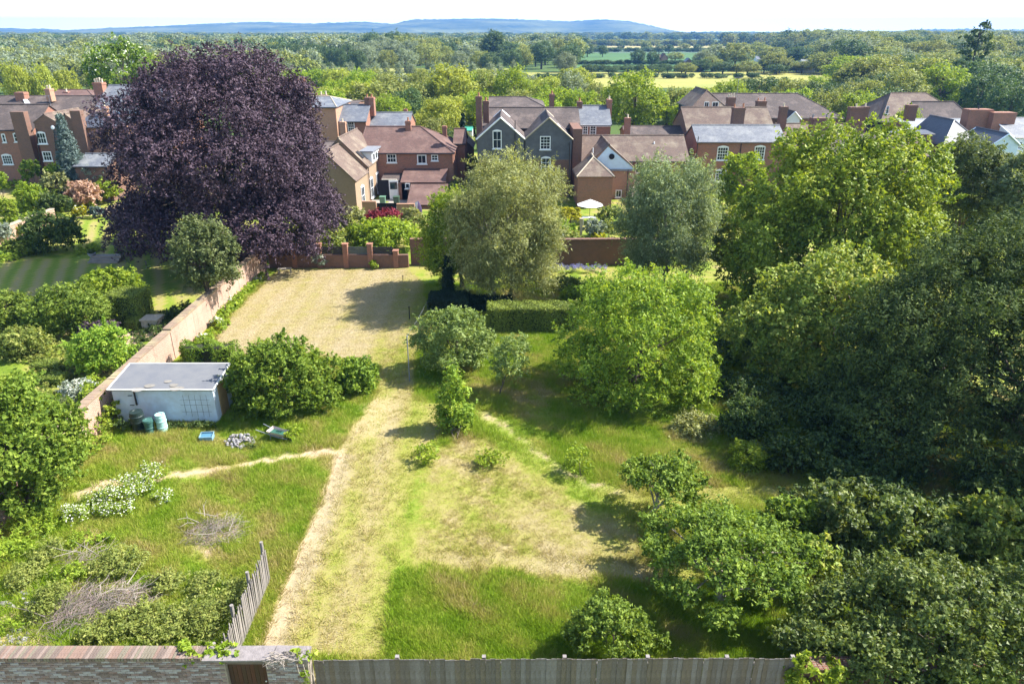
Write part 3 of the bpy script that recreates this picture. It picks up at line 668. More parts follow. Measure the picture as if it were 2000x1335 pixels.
h = House('brick_outbuilding', 'small gabled brown outbuilding between the hipped house and twin gables', DX(903, 290, 92), 94, cat='outbuilding')
h.block(DX(884, 300, 92), DX(922, 300, 92), 92, 97, DZ(288, 92), DZ(268, 92), axis='y', wall=BRICK_D, roof=TILE)
h = House('green_shed', 'tiny bright green roofed shed beside the dark cypress behind the houses', DX(915, 255, 114), 115, cat='shed')
h.block(DX(908, 258, 114), DX(922, 258, 114), 114, 117, DZ(256, 114), DZ(250, 115), wall=WHITE, roof=plain('green_roof', (.05, .30, .20), .5, .1), over=.1)
x = DX(817, 415, 72); e = empty('draped_cover', (x, 72, 0), 0, 'white and dark purple draped cover beside the grey green shrub', 'cover')
q = MB(); q.lathe([(.42, .0), (.40, .5), (.3, .9), (.12, 1.25), (.03, 1.35)], 9); q.build('cloth', plain('purple_cloth', (.05, .03, .08), .8, .3), e, uv=False)
q = MB(); q.slab([(-.45, -.38, .35), (-.05, -.47, .35), (-.02, -.18, 1.3), (-.2, -.12, 1.3)], .03); q.build('flap', WHITE, e)
for (u, vb, vt, Y, lb) in ((1439, 186, 150, 99, 'thin television aerial mast above the hall chimneys'), (101, 214, 186, 99, 'thin television aerial mast above the left brown terrace'), (500, 150, 100, 300, None)):
    if lb:
        x = DX(u, vb, Y); zb, zt_ = DZ(vb, Y), DZ(vt, Y); e = empty('aerial', (x, Y, zb), 0, lb, 'aerial'); q = MB(); q.tube([(0, 0, -1.2), (0, 0, zt_ - zb)], .025, 5); q.build('mast', LEAD, e, uv=False)
        q = MB(); q.tube([(-.5, 0, zt_ - zb - .1), (.5, 0, zt_ - zb - .1)], .02, 4)
        for k in range(6): q.tube([(-.45 + .18 * k, -.2, zt_ - zb - .1), (-.45 + .18 * k, .2, zt_ - zb - .1)], .008, 4)
        q.build('antenna', LEAD, e, uv=False)
# --- far left houses
h = House('chimney_breast_house', 'brick cottage with massive outside chimney at far left', DX(20, 270, 86), 90)
px_block(h, -90, 64, 253, 206, 86, 94, roof=TILE, wall=BRICK)
pw(h, 8, 270, 86, 7, 15, cols=1, rows=2, arch=True); pw(h, 36, 269, 86, 17, 15, cols=3, rows=2, arch=True); pw(h, 15, 312, 86, 19, 17, cols=4, rows=3, arch=True)
x, _ = D(52, 280, 85.5); h.chimney(x, 85.55, 0, DZ(218, 85.5), 1.55, .86, BRICK_D, pots=0, cap=False)
pc(h, 92, 216, 91, 240, 12, pots=1, mat=BRICK_D)
h = House('dark_twin_gabled_house', 'dark brick house with two shallow gables and blue white sash windows', DX(115, 270, 84), 87)
h.block(DX(66, 240, 84), DX(112, 240, 84), 84, 91, DZ(240, 84), DZ(225, 84), axis='y', roof=TILE_O, wall=BRICK_D, over=.08)
h.block(DX(112.5, 240, 84), DX(148, 240, 84), 84, 91, DZ(240, 84), DZ(224, 84), axis='y', roof=TILE_O, wall=BRICK_D, over=.08)
pw(h, 82, 270, 84, 17, 20, cols=3, rows=2, arch=True); pw(h, 93, 305, 84, 17, 17, cols=3, rows=2); pw(h, 134, 272, 84, 12, 18, cols=2, rows=2); pw(h, 134, 300, 84, 12, 17, cols=2, rows=2)
h.pipe([(DX(71, 252, 83.9), 83.9, DZ(252, 84)), (DX(71, 320, 83.9), 83.9, .1)], .05); h.pipe([(DX(104, 250, 83.9), 83.9, DZ(252, 84)), (DX(106, 320, 83.9), 83.9, .1)], .05)
q = MB(); q.lathe([(.2, 0), (.22, .03), (.05, .08)], 12); o = q.build('satellite_dish', WHITE, h.root, uv=False); o.location = (DX(104, 250, 83.7) - h.ox, -3.35, DZ(249, 83.7)); o.rotation_euler = (R(80), 0, 0)
h.block(DX(149, 250, 84), DX(215, 250, 84), 84, 92, DZ(249, 84), DZ(222, 88), axis='x', roof=SLATE_D, wall=BRICK_O, hip=(0, 2.4))
x, _ = D(158, 260, 83.5); h.chimney(x, 83.6, 0, DZ(216, 83.5), 1.15, .76, BRICK_D, pots=0, cap=False)
pc(h, 204, 207, 87, 245, 9, pots=1, mat=BRICK_O, pot=CREAMPOT)
h.block(DX(168, 330, 80), DX(230, 330, 80), 78, 83.5, DZ(325, 78), DZ(302, 80.7), axis='x', roof=SLATE, wall=BRICK_D)
h = House('grey_slate_house', 'large grey slate roofed house with cream chimney pots left of the beech', DX(250, 220, 96), 99)
px_block(h, 183, 330, 217, 168, 94, 104, roof=SLATE, wall=BRICK)
h.flat(DX(184, 219, 93.8), DX(330, 219, 93.8), 93.65, 93.98, DZ(222, 93.8), DZ(218, 93.8), BLUEW, name='fascia')
pc(h, 193, 161, 98, 192, 17, pots=4, mat=BRICK, pot=CREAMPOT, d=1.1, ph=.5); pw(h, 243, 226, 93.9, 20, 10, cols=2, rows=1)
h.pipe([(DX(219, 222, 93.8), 93.9, DZ(222, 93.8)), (DX(219, 222, 93.8), 93.9, .5)], .06, WHITE)
h = House('brown_roofed_terrace', 'row of brown tiled roofs behind the left cottages', DX(60, 200, 100), 103, cat='terrace')
px_block(h, -120, 184, 216, 189, 98, 106, roof=TILE, wall=BRICK_D); px_block(h, 95, 180, 188, 177, 106.5, 112, roof=TILE_R, wall=BRICK_D, hip=(0, 2))
pc(h, 41, 180, 101, 197, 17, pots=0, mat=BRICK, d=1.1); pc(h, 95, 173, 100, 198, 9, pots=2, mat=BRICK_O, pot=CREAMPOT, d=1); pc(h, 130, 179, 108, 186, 9, pots=1, mat=BRICK, pot=CREAMPOT)
h.slope([(DX(44, 205, 99), 99.6, DZ(206, 99.6)), (DX(57, 205, 99), 99.6, DZ(206, 99.6)), (DX(54, 195, 100.4), 100.3, DZ(194, 100.3)), (DX(46, 195, 100.4), 100.3, DZ(194, 100.3))], WHITE, .3, 'flashing')

# ------------------------------------------------------------------ foliage
def unit(a): return a / np.maximum(np.linalg.norm(a, axis=1, keepdims=True), 1e-9)
def sphere_dirs(n, lo=-1.0):
    z = rng.uniform(lo, 1, n); t = rng.uniform(0, 2 * np.pi, n); r = np.sqrt(1 - z * z)
    return np.stack([r * np.cos(t), r * np.sin(t), z], 1)
def bumpy(cx, cy, cz, rx, ry, rz, k=12, f=.42, lo=-.5, core=True):
    L = [(cx, cy, cz, rx * .70, ry * .70, rz * .70)] if core else []
    d = sphere_dirs(k * 6, lo); sel = [0]                      # well spread directions
    while len(sel) < k:
        dist = np.min(np.linalg.norm(d[:, None] - d[sel][None], axis=2), 1); sel.append(int(np.argmax(dist)))
    for v in d[sel]:
        g = f * rng.uniform(.62, 1.25); q = 1 - g * .95 + rng.uniform(-.16, .07)
        L.append((cx + v[0] * rx * q, cy + v[1] * ry * q, cz + v[2] * rz * q, rx * g, ry * g, rz * g * .9))
    return np.array(L)
def shell_points(lobes, n, deep=.35, lo=-.85, holes=.78):
    """points and outward normals on lobes, rejecting what lies deep inside others"""
    lobes = np.asarray(lobes, float); ar = (lobes[:, 3] * lobes[:, 4] + lobes[:, 4] * lobes[:, 5] + lobes[:, 3] * lobes[:, 5])
    k = rng.choice(len(lobes), int(n * 3.0), p=ar / ar.sum()); d = sphere_dirs(len(k), lo)
    ph = np.sin(d @ np.array([5.1, 2.3, 3.3]) + k) + np.sin(d @ np.array([-3.2, 6.4, 4.1]) + 2.1 * k)
    r = (1 - deep * rng.random(len(k)) ** 2.0) * (1 + .09 * ph) + np.abs(rng.normal(0, .09, len(k)))
    P = lobes[k, :3] + d * lobes[k, 3:] * r[:, None]; Nn = unit(d / lobes[k, 3:])
    keep = np.ones(len(k), bool)
    for i in range(len(lobes)):
        q = (P - lobes[i, :3]) / lobes[i, 3:]; keep &= ~((np.sum(q * q, 1) < .5) & (k != i))
    fr = 1.9 / np.median(lobes[:, 3]); q = P * fr + 3.1                # open pockets between the boughs
    nz = np.sin(q[:, 0] + 1.7 * np.sin(q[:, 1] * .7)) + np.sin(q[:, 1] * 1.2 + 1.5 * np.sin(q[:, 2] * .9)) + np.sin(q[:, 2] * 1.3 + 1.6 * np.sin(q[:, 0] * .8))
    keep &= (nz > -.45) | (rng.random(len(k)) > holes)
    idx = np.nonzero(keep)[0][:n]
    return P[idx], Nn[idx]
def leaf_tris(P, Nn, L, ratio=.62, spread=.75, up=.45, hang=0.0, out=.55, rv=None, quad=False):
    n = len(P); nn = unit(Nn * out + np.array([0, 0, up]) + rng.normal(0, spread, (n, 3)))
    t = rng.normal(0, 1, (n, 3));
    if hang: t = t * (1 - hang) + np.array([0, 0, -1.6]) * hang
    t = unit(t - nn * np.sum(t * nn, 1, keepdims=True)); b = np.cross(nn, t)
    s = L * rng.uniform(.7, 1.25, (n, 1)); w = s * ratio
    if quad:
        V = np.stack([P - t * s * .5, P + b * w * .5, P + t * s * .5, P - b * w * .5], 1).reshape(-1, 3); k = 4
    else:
        V = np.stack([P - t * s * .45 + b * w * .5, P - t * s * .45 - b * w * .5, P + t * s * .55], 1).reshape(-1, 3); k = 3
    return V, np.arange(n * k).reshape(n, k)
def crown_mesh(name, lobes, n_leaf, L, mat, clump=.45, per=26, ratio=.62, spread=.7, up=.45, hang=0.0, out=.5, deep=.35, flat=.45, lo=-.85, extra=None, tone=0.0, flowers=0, quad=False, spray=.6, lift=.3, sag=.12, holes=.78):
    nc = max(4, int(n_leaf / per)); C, CN = shell_points(lobes, nc, deep, lo, holes); nc = len(C)
    w = rng.exponential(1.0, nc) + .15; w /= w.sum(); cnt = np.maximum(2, (w * n_leaf).astype(int))
    idx = np.repeat(np.arange(nc), cnt); cs = clump * rng.uniform(.6, 1.35, nc)[idx][:, None]
    o = rng.normal(0, .5, (len(idx), 3)); ax = unit(CN + np.array([0, 0, .5]))[idx]
    al = np.sum(o * ax, 1, keepdims=True); o = o - ax * al * (1 - flat)
    rr = np.linalg.norm(o, axis=1, keepdims=True); o -= ax * rr * rr * .35
    if hang: o[:, 2] -= np.abs(rng.normal(0, .7, len(idx))) * hang
    P = C[idx] + o * cs; Nn = unit(CN[idx] + o * .8)
    isp = (rng.random(nc) < spray)                              # leafy shoots that run outwards past the clumps
    dirs = unit(CN + np.array([0, 0, lift]) + rng.normal(0, .45, (nc, 3))); ln = clump * rng.uniform(1.2, 3.4, nc)
    sp = isp[idx]; t_ = rng.random(len(idx)); oo = rng.normal(0, .5, (len(idx), 3)) * (clump * .42 * (1.15 - t_ * .8))[:, None]
    Ps = C[idx] + dirs[idx] * (ln[idx] * (t_ - .55))[:, None] + oo; Ps[:, 2] -= t_ * t_ * ln[idx] * sag
    P[sp] = Ps[sp]; Nn[sp] = unit(Nn[sp] * .5 + CN[idx][sp] * .3 + oo[sp])
    rvc = rng.normal(0, .16, nc)[idx]
    rv = np.clip(.45 + tone + rvc + rng.normal(0, .16, len(idx)), 0, .97)
    V, F_ = leaf_tris(P, Nn, L, ratio, spread, up, hang, out, quad=quad)
    mats = [mat]; mi = None
    if flowers:
        mats = [mat, FLOWER_W]; mi = (rng.random(len(F_)) < flowers * (Nn[:, 2] > .15)).astype(np.int32)
    return np_mesh(name, V, F_, mats, {'rv': ('FACE', rv)}, mi)
FLOWER_W = plain('white_petals', (.62, .63, .50), .8, .1)
FLOWER_B = plain('violet_petals', (.24, .20, .62), .7, .1)

def open_lobes(cx, cy, rx, ry, z0, z1, n, r0, r1):
    L = []
    for i in range(n):
        a = 2.4 * i + rnd.uniform(-.3, .3); q = math.sqrt((i + .6) / n) * rnd.uniform(.9, 1.05); g = rnd.uniform(r0, r1)
        L.append((cx + rx * q * math.cos(a), cy + ry * q * math.sin(a), z1 - (z1 - z0) * q ** 2 * rnd.uniform(.5, 1.1) + rnd.uniform(-.15, .15), g * 1.2, g * 1.2, g * .62))
    return np.array(L)
def limbs(bx, by, cz, lobes, r0, top=None, n=9, lean=(0, 0), seed=0, multi=1):
    q = MB(); lobes = np.asarray(lobes); cx, cy = lobes[:, 0].mean(), lobes[:, 1].mean()
    for s in range(multi):
        ang = s * 2.4 + .7; off = 0 if multi == 1 else r0 * 1.6
        p0 = Vector((bx + off * math.cos(ang), by + off * math.sin(ang), -.05)); top_ = Vector((cx + off * 5 * math.cos(ang), cy + off * 5 * math.sin(ang), top or cz * 1.15))
        pts = []
        for i in range(7):
            t = i / 6; p = p0.lerp(top_, t); p.x += rnd.uniform(-.5, .5) * r0 * 2 * (0 < i); p.y += rnd.uniform(-.5, .5) * r0 * 2 * (0 < i); pts.append(p)
        rr = [r0 * (1.35 if i == 0 else 1.0) * (1 - .8 * i / 6) for i in range(7)]
        if multi > 1: rr = [x * .6 for x in rr]
        q.tube(pts, rr, 7)
        order = sorted(range(len(lobes)), key=lambda i: -lobes[i][3])[1:n + 1]
        for j, i in enumerate(order):
            if multi > 1 and j % multi != s: continue
            t = .25 + .6 * ((j * 37) % 10) / 10; a = pts[0].lerp(pts[-1], t); e = Vector(lobes[i][:3])
            if e.z < a.z: a = pts[0].lerp(pts[-1], max(.12, min(t, (e.z / max(pts[-1].z, .1)) * .7)))
            m1 = a.lerp(e, .45) + Vector((rnd.uniform(-.3, .3), rnd.uniform(-.3, .3), .12 * (e - a).length)); e2 = a.lerp(e, .95)
            q.tube([a, m1, e2], [r0 * .38, r0 * .24, r0 * .07], 5)
            for b_ in range(2):
                e3 = e + Vector((rnd.uniform(-1, 1) * lobes[i][3], rnd.uniform(-1, 1) * lobes[i][4], rnd.uniform(-.3, 1) * lobes[i][5])) * .7
                q.tube([m1.lerp(e2, .5), e3], [r0 * .12, r0 * .03], 4)
    return q
class Fit:
    """ellipsoid whose outline fills a box of the photo when centred at depth y"""
    def __init__(s, u0, v0, u1, v1, y, ry=None):
        um, vm = (u0 + u1) / 2, (v0 + v1) / 2; a, dy, dz = ray(um, vm); t = y / dy; s.cx, s.cy, s.cz = a * t, y, CAM_H + dz * t
        s.rx = (u1 - u0) / 2 * t / FPX; s.ry = ry or s.rx; h = (v1 - v0) / 2 * t / FPX * 1.02; al = math.atan2(-dz, dy)
        # keep the foot of the outline above the ground
        s.rz = math.sqrt(max(h * h - (s.ry * math.sin(al)) ** 2, (.3 * h) ** 2)) / math.cos(al)
        s.t = t
PXM = lambda y: 716.8 / y                          # render pixels per metre
def make_tree(name, label, cat, f, mat, bark=BARK, base=None, k=12, fl=.42, leafpx=3.0, cov=2.2, clump=.5, group=None, r0=.2, lobes=None, n_limbs=9, multi=1, floor=.25, top=None, openc=False, **kw):
    if lobes is None: lobes = bumpy(f.cx, f.cy, f.cz, f.rx, f.ry, f.rz, k, fl)
    lobes = np.array(lobes, float)
    bx_, by_ = base if base else (f.cx, f.cy)
    L = leafpx / PXM(f.t); ratio = kw.get('ratio', .62)
    area = 4 * math.pi * ((f.rx * f.ry) ** 1.6 / 3 + (f.rx * f.rz) ** 1.6 / 3 + (f.ry * f.rz) ** 1.6 / 3) ** (1 / 1.6) * 1.25
    if openc: area = float(np.sum(lobes[:, 3] ** 2)) * 9
    n = int(min(cov * area / (L * L * ratio * .5), 260000))
    lobes[:, 0] -= bx_; lobes[:, 1] -= by_
    e = empty(name, (bx_, by_, 0), 0, label, cat, group)
    me = crown_mesh('crown', lobes, n, L, mat, clump=clump, **kw)
    v = np.empty(len(me.vertices) * 3, np.float32); me.vertices.foreach_get('co', v); v = v.reshape(-1, 3)
    low = v[:, 2] < .03; v[low, 2] = .03 + .1 * rng.random(low.sum()); me.vertices.foreach_set('co', v.ravel())
    cr = link('foliage' if cat in ('shrub', 'bush', 'hedge', 'plant') else 'crown', me, e)
    if r0: limbs(0, 0, f.cz, lobes, r0, top, n_limbs, multi=multi).build('stems' if cat in ('shrub', 'bush', 'hedge', 'plant') else 'trunk', bark, e, uv=False)
    TRIS.append((label, n)); return e
TRIS = []
LM = {}
LM['beech'] = leaf_mat('purple_leaves', (.031, .018, .028), (.070, .045, .060), (.14, .10, .125), .08, .6, .15)
LM['cherry'] = leaf_mat('bright_green_leaves', (0.095, 0.174, 0.019), (0.225, 0.348, 0.038), (0.455, 0.530, 0.078), .4)
LM['apple'] = leaf_mat('apple_leaves', (0.068, 0.115, 0.015), (0.170, 0.250, 0.035), (0.306, 0.380, 0.065), .38, .6, .2)
LM['maple'] = leaf_mat('maple_leaves', (0.082, 0.130, 0.016), (0.205, 0.267, 0.029), (0.396, 0.416, 0.065), .34)
LM['syc'] = leaf_mat('sycamore_leaves', (0.101, 0.160, 0.029), (0.232, 0.304, 0.050), (0.515, 0.500, 0.124), .3)
LM['willow'] = leaf_mat('grey_willow_leaves', (0.123, 0.147, 0.049), (0.268, 0.285, 0.107), (0.476, 0.485, 0.215), .35)
LM['birch'] = leaf_mat('silver_green_leaves', (0.097, 0.138, 0.062), (0.207, 0.262, 0.124), (0.386, 0.455, 0.262), .35)
LM['holly'] = leaf_mat('olive_leaves', (0.053, 0.079, 0.026), (0.132, 0.171, 0.053), (0.291, 0.317, 0.146), .28, .6, .2)
LM['oak'] = leaf_mat('dark_oak_leaves', (0.033, 0.061, 0.016), (0.073, 0.117, 0.026), (0.163, 0.205, 0.052), .3)
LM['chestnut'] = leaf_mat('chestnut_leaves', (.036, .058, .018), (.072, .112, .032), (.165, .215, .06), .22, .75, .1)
LM['yellow'] = leaf_mat('golden_leaves', (.20, .22, .012), (.38, .38, .02), (.55, .52, .06), .4)
LM['lime'] = leaf_mat('lime_green_leaves', (0.106, 0.171, 0.015), (0.231, 0.326, 0.029), (0.427, 0.497, 0.067), .42)
LM['laurel'] = leaf_mat('laurel_leaves', (0.061, 0.113, 0.014), (0.157, 0.242, 0.029), (0.339, 0.416, 0.066), .38, .6, .15)
LM['box'] = leaf_mat('box_leaves', (0.078, 0.113, 0.018), (0.180, 0.236, 0.036), (0.334, 0.377, 0.072), .25)
LM['yew'] = leaf_mat('yew_needles', (.008, .02, .008), (.018, .04, .012), (.04, .07, .025), .1)
LM['spruce'] = leaf_mat('blue_spruce_needles', (.05, .08, .07), (.09, .13, .115), (.16, .20, .18), .15)
LM['pink'] = leaf_mat('dusty_pink_leaves', (.25, .14, .10), (.42, .26, .19), (.55, .40, .30), .25)
LM['purple'] = leaf_mat('dusky_purple_leaves', (.06, .04, .055), (.12, .085, .11), (.20, .15, .18), .2)
LM['red'] = leaf_mat('crimson_leaves', (.10, .015, .02), (.22, .03, .04), (.42, .05, .07), .3)
LM['silver'] = leaf_mat('silver_leaves', (.14, .18, .14), (.24, .28, .23), (.36, .40, .34), .3)
LM['bramble'] = leaf_mat('bramble_leaves', (0.104, 0.145, 0.031), (0.228, 0.276, 0.058), (0.415, 0.421, 0.116), .35)
LM['hazel'] = leaf_mat('hazel_leaves', (0.052, 0.086, 0.017), (0.132, 0.184, 0.036), (0.274, 0.316, 0.086), .3, .5, .3)
LM['pale'] = leaf_mat('pale_apple_leaves', (.10, .145, .035), (.20, .265, .07), (.34, .40, .14), .38)
LM['mid'] = leaf_mat('mid_green_leaves', (0.094, 0.135, 0.027), (0.202, 0.251, 0.051), (0.408, 0.403, 0.109), .35)
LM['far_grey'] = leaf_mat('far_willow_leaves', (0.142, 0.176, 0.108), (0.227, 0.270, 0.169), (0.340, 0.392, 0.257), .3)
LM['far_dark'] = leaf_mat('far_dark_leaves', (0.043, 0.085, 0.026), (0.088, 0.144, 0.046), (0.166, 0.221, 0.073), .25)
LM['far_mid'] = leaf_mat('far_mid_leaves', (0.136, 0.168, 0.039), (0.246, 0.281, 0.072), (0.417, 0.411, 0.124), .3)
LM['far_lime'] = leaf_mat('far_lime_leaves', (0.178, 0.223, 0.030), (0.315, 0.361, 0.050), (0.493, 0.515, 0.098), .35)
LM['straw'] = leaf_mat('straw_stems', (.26, .20, .09), (.42, .34, .17), (.55, .46, .27), .2)

# ---- the great trees
f = Fit(208, 92, 662, 505, 57, 9.2)
lb = list(bumpy(f.cx, f.cy, f.cz + .3, f.rx * .95, f.ry, f.rz, 40, .27, -.6))
for i in range(16):
    a = 6.283 * i / 16 + .2; g = rnd.uniform(1.6, 2.3); lb.append((f.cx + math.cos(a) * f.rx * rnd.uniform(.74, .86), f.cy + math.sin(a) * f.ry * .78, rnd.uniform(3.0, 4.4), g, g, g * 1.0))
lb = np.array(lb)
make_tree('purple_beech', 'huge spreading purple leaved beech at the end of the garden', 'tree', f, LM['beech'], base=G(470, 506), lobes=lb, leafpx=2.7, cov=2.9, clump=.55, per=20, ratio=.55, spread=.6, r0=.5, n_limbs=24, top=10, deep=.5, spray=.6, lift=.15, sag=.2, holes=.45)
f = Fit(330, 420, 468, 590, 43.5, 2.1)
make_tree('bushy_tree', 'dense upright olive green tree leaning over the left brick wall', 'tree', f, LM['holly'], base=(f.cx, 43.0), k=16, fl=.34, leafpx=2.8, cov=2.3, clump=.4, r0=.14, n_limbs=10)
f = Fit(862, 284, 1114, 610, 46, 4.0)
make_tree('willow_tree', 'tall feathery grey green willow at the middle of the garden', 'tree', f, LM['willow'], bark=BARK_P, base=G(985, 592), lobes=bumpy(f.cx, f.cy, f.cz, f.rx, f.ry, f.rz, 26, .33, -.7), leafpx=3.0, cov=1.7, clump=.7, ratio=.28, hang=.5, spread=.55, r0=.22, n_limbs=16, multi=2, deep=.65, holes=.88)
f = Fit(812, 366, 955, 566, 49, 2.6)
make_tree('leafy_tree', 'fresh green tree beside the dark conifer at the right end of the lawn', 'tree', f, LM['lime'], base=(f.cx + .6, 49), k=16, fl=.36, leafpx=2.9, cov=1.9, clump=.5, ratio=.4, hang=.3, r0=.16)
f = Fit(1196, 300, 1418, 572, 48, 3.6)
make_tree('silver_tree', 'broad silvery green weeping tree between the cherry and the brick houses', 'tree', f, LM['birch'], bark=BARK_P, lobes=bumpy(f.cx, f.cy, f.cz, f.rx, f.ry, f.rz, 24, .33, -.7), leafpx=3.0, cov=1.8, clump=.7, ratio=.3, hang=.5, spread=.55, r0=.2, deep=.6, holes=.86)
f = Fit(1085, 482, 1412, 838, 33, 3.6)
make_tree('cherry_tree', 'bright green wide spreading cherry tree in the middle of the meadow', 'tree', f, LM['cherry'], base=(f.cx - .2, f.cy - .6), lobes=np.concatenate([bumpy(f.cx, f.cy, f.cz - .5, f.rx * 1.03, f.ry * 1.1, f.rz, 44, .25, -.9), [(f.cx + 2.9 * math.cos(a), f.cy + 2.4 * math.sin(a), 1.25 + .3 * math.sin(3 * a), 1.25, 1.15, 1.0) for a in np.linspace(0, 5.9, 14)]]), leafpx=3.3, cov=1.7, clump=.34, per=16, ratio=.5, hang=.25, r0=.2, n_limbs=20, flat=.3, deep=.5)
f = Fit(1408, 245, 1838, 740, 43, 5.5)
make_tree('golden_maple', 'very large yellow green maple rising in front of the right hand roofs', 'tree', f, LM['maple'], lobes=bumpy(f.cx, f.cy, f.cz, f.rx, f.ry, f.rz, 44, .25, -.5), leafpx=3.3, cov=2.4, clump=.55, per=22, ratio=.75, r0=.3, n_limbs=16, deep=.45, holes=.6)
f = Fit(1408, 478, 1840, 880, 34.5, 4.2)
make_tree('sycamore_tree', 'dark green sycamore in front of the yellow green maple', 'tree', f, LM['syc'], lobes=bumpy(f.cx, f.cy, f.cz, f.rx, f.ry, f.rz, 34, .27, -.6), leafpx=3.5, cov=2.0, clump=.42, per=20, ratio=.75, r0=.3, n_limbs=16, flat=.3, deep=.45)
f = Fit(1802, 262, 1990, 450, 50, 3.0)
make_tree('olive_tree', 'grey green evergreen tree near the white house at far right', 'tree', f, LM['holly'], k=22, fl=.33, leafpx=2.8, cov=2.1, clump=.45, r0=.2)
f = Fit(1930, 290, 2120, 480, 46, 3.2)
make_tree('grey_tree', 'grey green tree cut off by the right edge below the white house', 'tree', f, LM['birch'], k=18, fl=.35, leafpx=2.8, cov=2.0, clump=.5, r0=.2)
cx = 22.6
lobes = list(bumpy(cx, 28.5, 4.7, 8.6, 6.2, 5.1, 60, .24, -.55))
for i in range(12):
    a = 3.0 + 3.6 * i / 12; g = rnd.uniform(1.4, 2.0); lobes.append((cx + math.cos(a) * 7.6, 28.5 + math.sin(a) * 5.6, rnd.uniform(1.2, 2.6), g, g, g * .9))
lobes += [(23.5, 30, 8.6, 3.0, 2.6, 1.9), (20.4, 29.5, 7.9, 2.4, 2.2, 1.7), (26.5, 29.5, 8.2, 3, 2.6, 2.0)]
lobes = np.array(lobes)
f = Fit(1560, 400, 2250, 1040, 28, 6.0); f.rx, f.ry, f.rz = 8.2, 6.4, 5.4; f.cz = 5.0; f.cx = cx; f.cy = 28.5
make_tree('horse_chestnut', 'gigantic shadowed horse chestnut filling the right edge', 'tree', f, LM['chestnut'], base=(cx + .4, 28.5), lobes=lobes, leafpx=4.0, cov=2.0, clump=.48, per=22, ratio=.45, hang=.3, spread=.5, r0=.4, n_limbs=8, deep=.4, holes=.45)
f = Fit(1640, 1000, 2100, 1330, 15.5, 2.5)
f.rx, f.ry, f.rz, f.cx, f.cy, f.cz = 4.4, 2.5, 2.0, DX(1815, 1180, 16) , 15.3, 1.5
make_tree('hazel_thicket', 'rounded hazel thicket with catching sunlight in the bottom right corner', 'bush', f, LM['hazel'], lobes=bumpy(f.cx, f.cy, f.cz, f.rx, f.ry, f.rz, 40, .24, -.3), leafpx=3.7, cov=2.0, clump=.26, per=14, ratio=.85, holes=.93, deep=.6, r0=.06, n_limbs=12, multi=3, flat=.25)
f = Fit(1200, 885, 1400, 1015, 22.5, 1.4)
make_tree('apple_tree', 'low crooked apple tree leaning left above its dark shadow', 'tree', f, LM['apple'], bark=BARK_P, base=G(1268, 1015), openc=True, lobes=open_lobes(f.cx, f.cy, 1.5, 1.3, .9, 2.3, 20, .26, .46), leafpx=3.4, cov=1.3, clump=.2, per=14, ratio=.6, r0=.10, n_limbs=12, deep=.7)
f = Fit(1245, 955, 1590, 1275, 18.4, 2.4)
make_tree('old_apple_tree', 'wide old apple tree with bare grey limbs near the fence', 'tree', f, LM['apple'], bark=BARK_P, base=G(1405, 1170), openc=True, lobes=open_lobes(f.cx + .1, f.cy - .1, 2.95, 2.3, .8, 2.7, 50, .28, .5), leafpx=3.8, cov=1.3, clump=.22, per=14, ratio=.6, r0=.16, n_limbs=26, deep=.8, top=2.6)
f = Fit(1092, 1140, 1300, 1285, 15.9, 1.0)
make_tree('young_apple_bush', 'dark leafy bush just behind the wooden fence', 'bush', f, LM['apple'], base=G(1190, 1260), openc=True, lobes=open_lobes(f.cx, f.cy, 1.35, .9, .4, 1.7, 22, .2, .38), leafpx=3.8, cov=1.3, clump=.2, per=14, r0=.05, n_limbs=10, multi=3, deep=.7)
f = Fit(806, 596, 974, 738, 35.3, 1.9)
make_tree('small_apple_tree', 'small round pale green apple tree by the clothes line', 'tree', f, LM['pale'], base=G(893, 740), k=16, fl=.34, leafpx=3.2, cov=1.7, clump=.35, per=18, ratio=.5, r0=.08, n_limbs=9, deep=.6, flat=.3)
f = Fit(842, 745, 935, 868, 29.2, 1.0)
make_tree('young_tree', 'upright young green tree beside the mown path', 'tree', f, LM['cherry'], base=G(890, 862), openc=True, lobes=[(f.cx + a, f.cy + b, z, r, r, r * .8) for a, b, z, r in ((0, 0, 3.2, .25), (.1, .1, 2.7, .38), (-.15, 0, 2.2, .5), (.3, .2, 1.7, .55), (-.45, 0, 1.5, .5), (.1, -.3, 1.2, .6), (-.6, .1, .8, .45), (.6, 0, .9, .5), (0, 0, .6, .6), (-.3, -.5, .6, .4), (.5, -.4, .5, .4))], leafpx=3.4, cov=1.5, clump=.28, per=16, ratio=.55, r0=.045, n_limbs=8, multi=2, deep=.6)
for (u0, v0, u1, v1, bu, bv, lab) in ((955, 640, 1045, 760, 975, 772, 'sparse little fruit tree with dark forked trunk in long grass'), (800, 862, 862, 905, 830, 905, 'tiny sapling casting a speck of shadow beside the path'), (1100, 865, 1160, 925, 1135, 930, 'thin sapling beside the trodden diagonal path'), (925, 870, 1000, 915, 960, 910, 'wispy sapling in the dry grass left of the diagonal path'), (545, 825, 590, 862, 570, 862, 'small bright shoot beside the old wheelbarrow')):
    Y = G(bu, bv)[1]; f = Fit(u0, v0, u1, v1, Y + .2)
    make_tree('sapling', lab, 'tree', f, LM['lime'] if v1 > 800 else LM['pale'], base=G(bu, bv), k=12, fl=.4, leafpx=3.0, cov=.75 if v1 < 800 else .5, clump=.25, per=10, r0=.04 if v1 < 800 else .018, n_limbs=8, deep=.8)
f = Fit(1300, 800, 1420, 880, 29, 1.2)
make_tree('grey_shrub', 'loose pale green shrub under the right side of the cherry tree', 'shrub', f, LM['willow'], k=12, fl=.38, leafpx=3.4, cov=1.6, clump=.3, per=14, ratio=.5, r0=.04, multi=3, deep=.6)
f = Fit(1415, 855, 1505, 945, 26, .9)
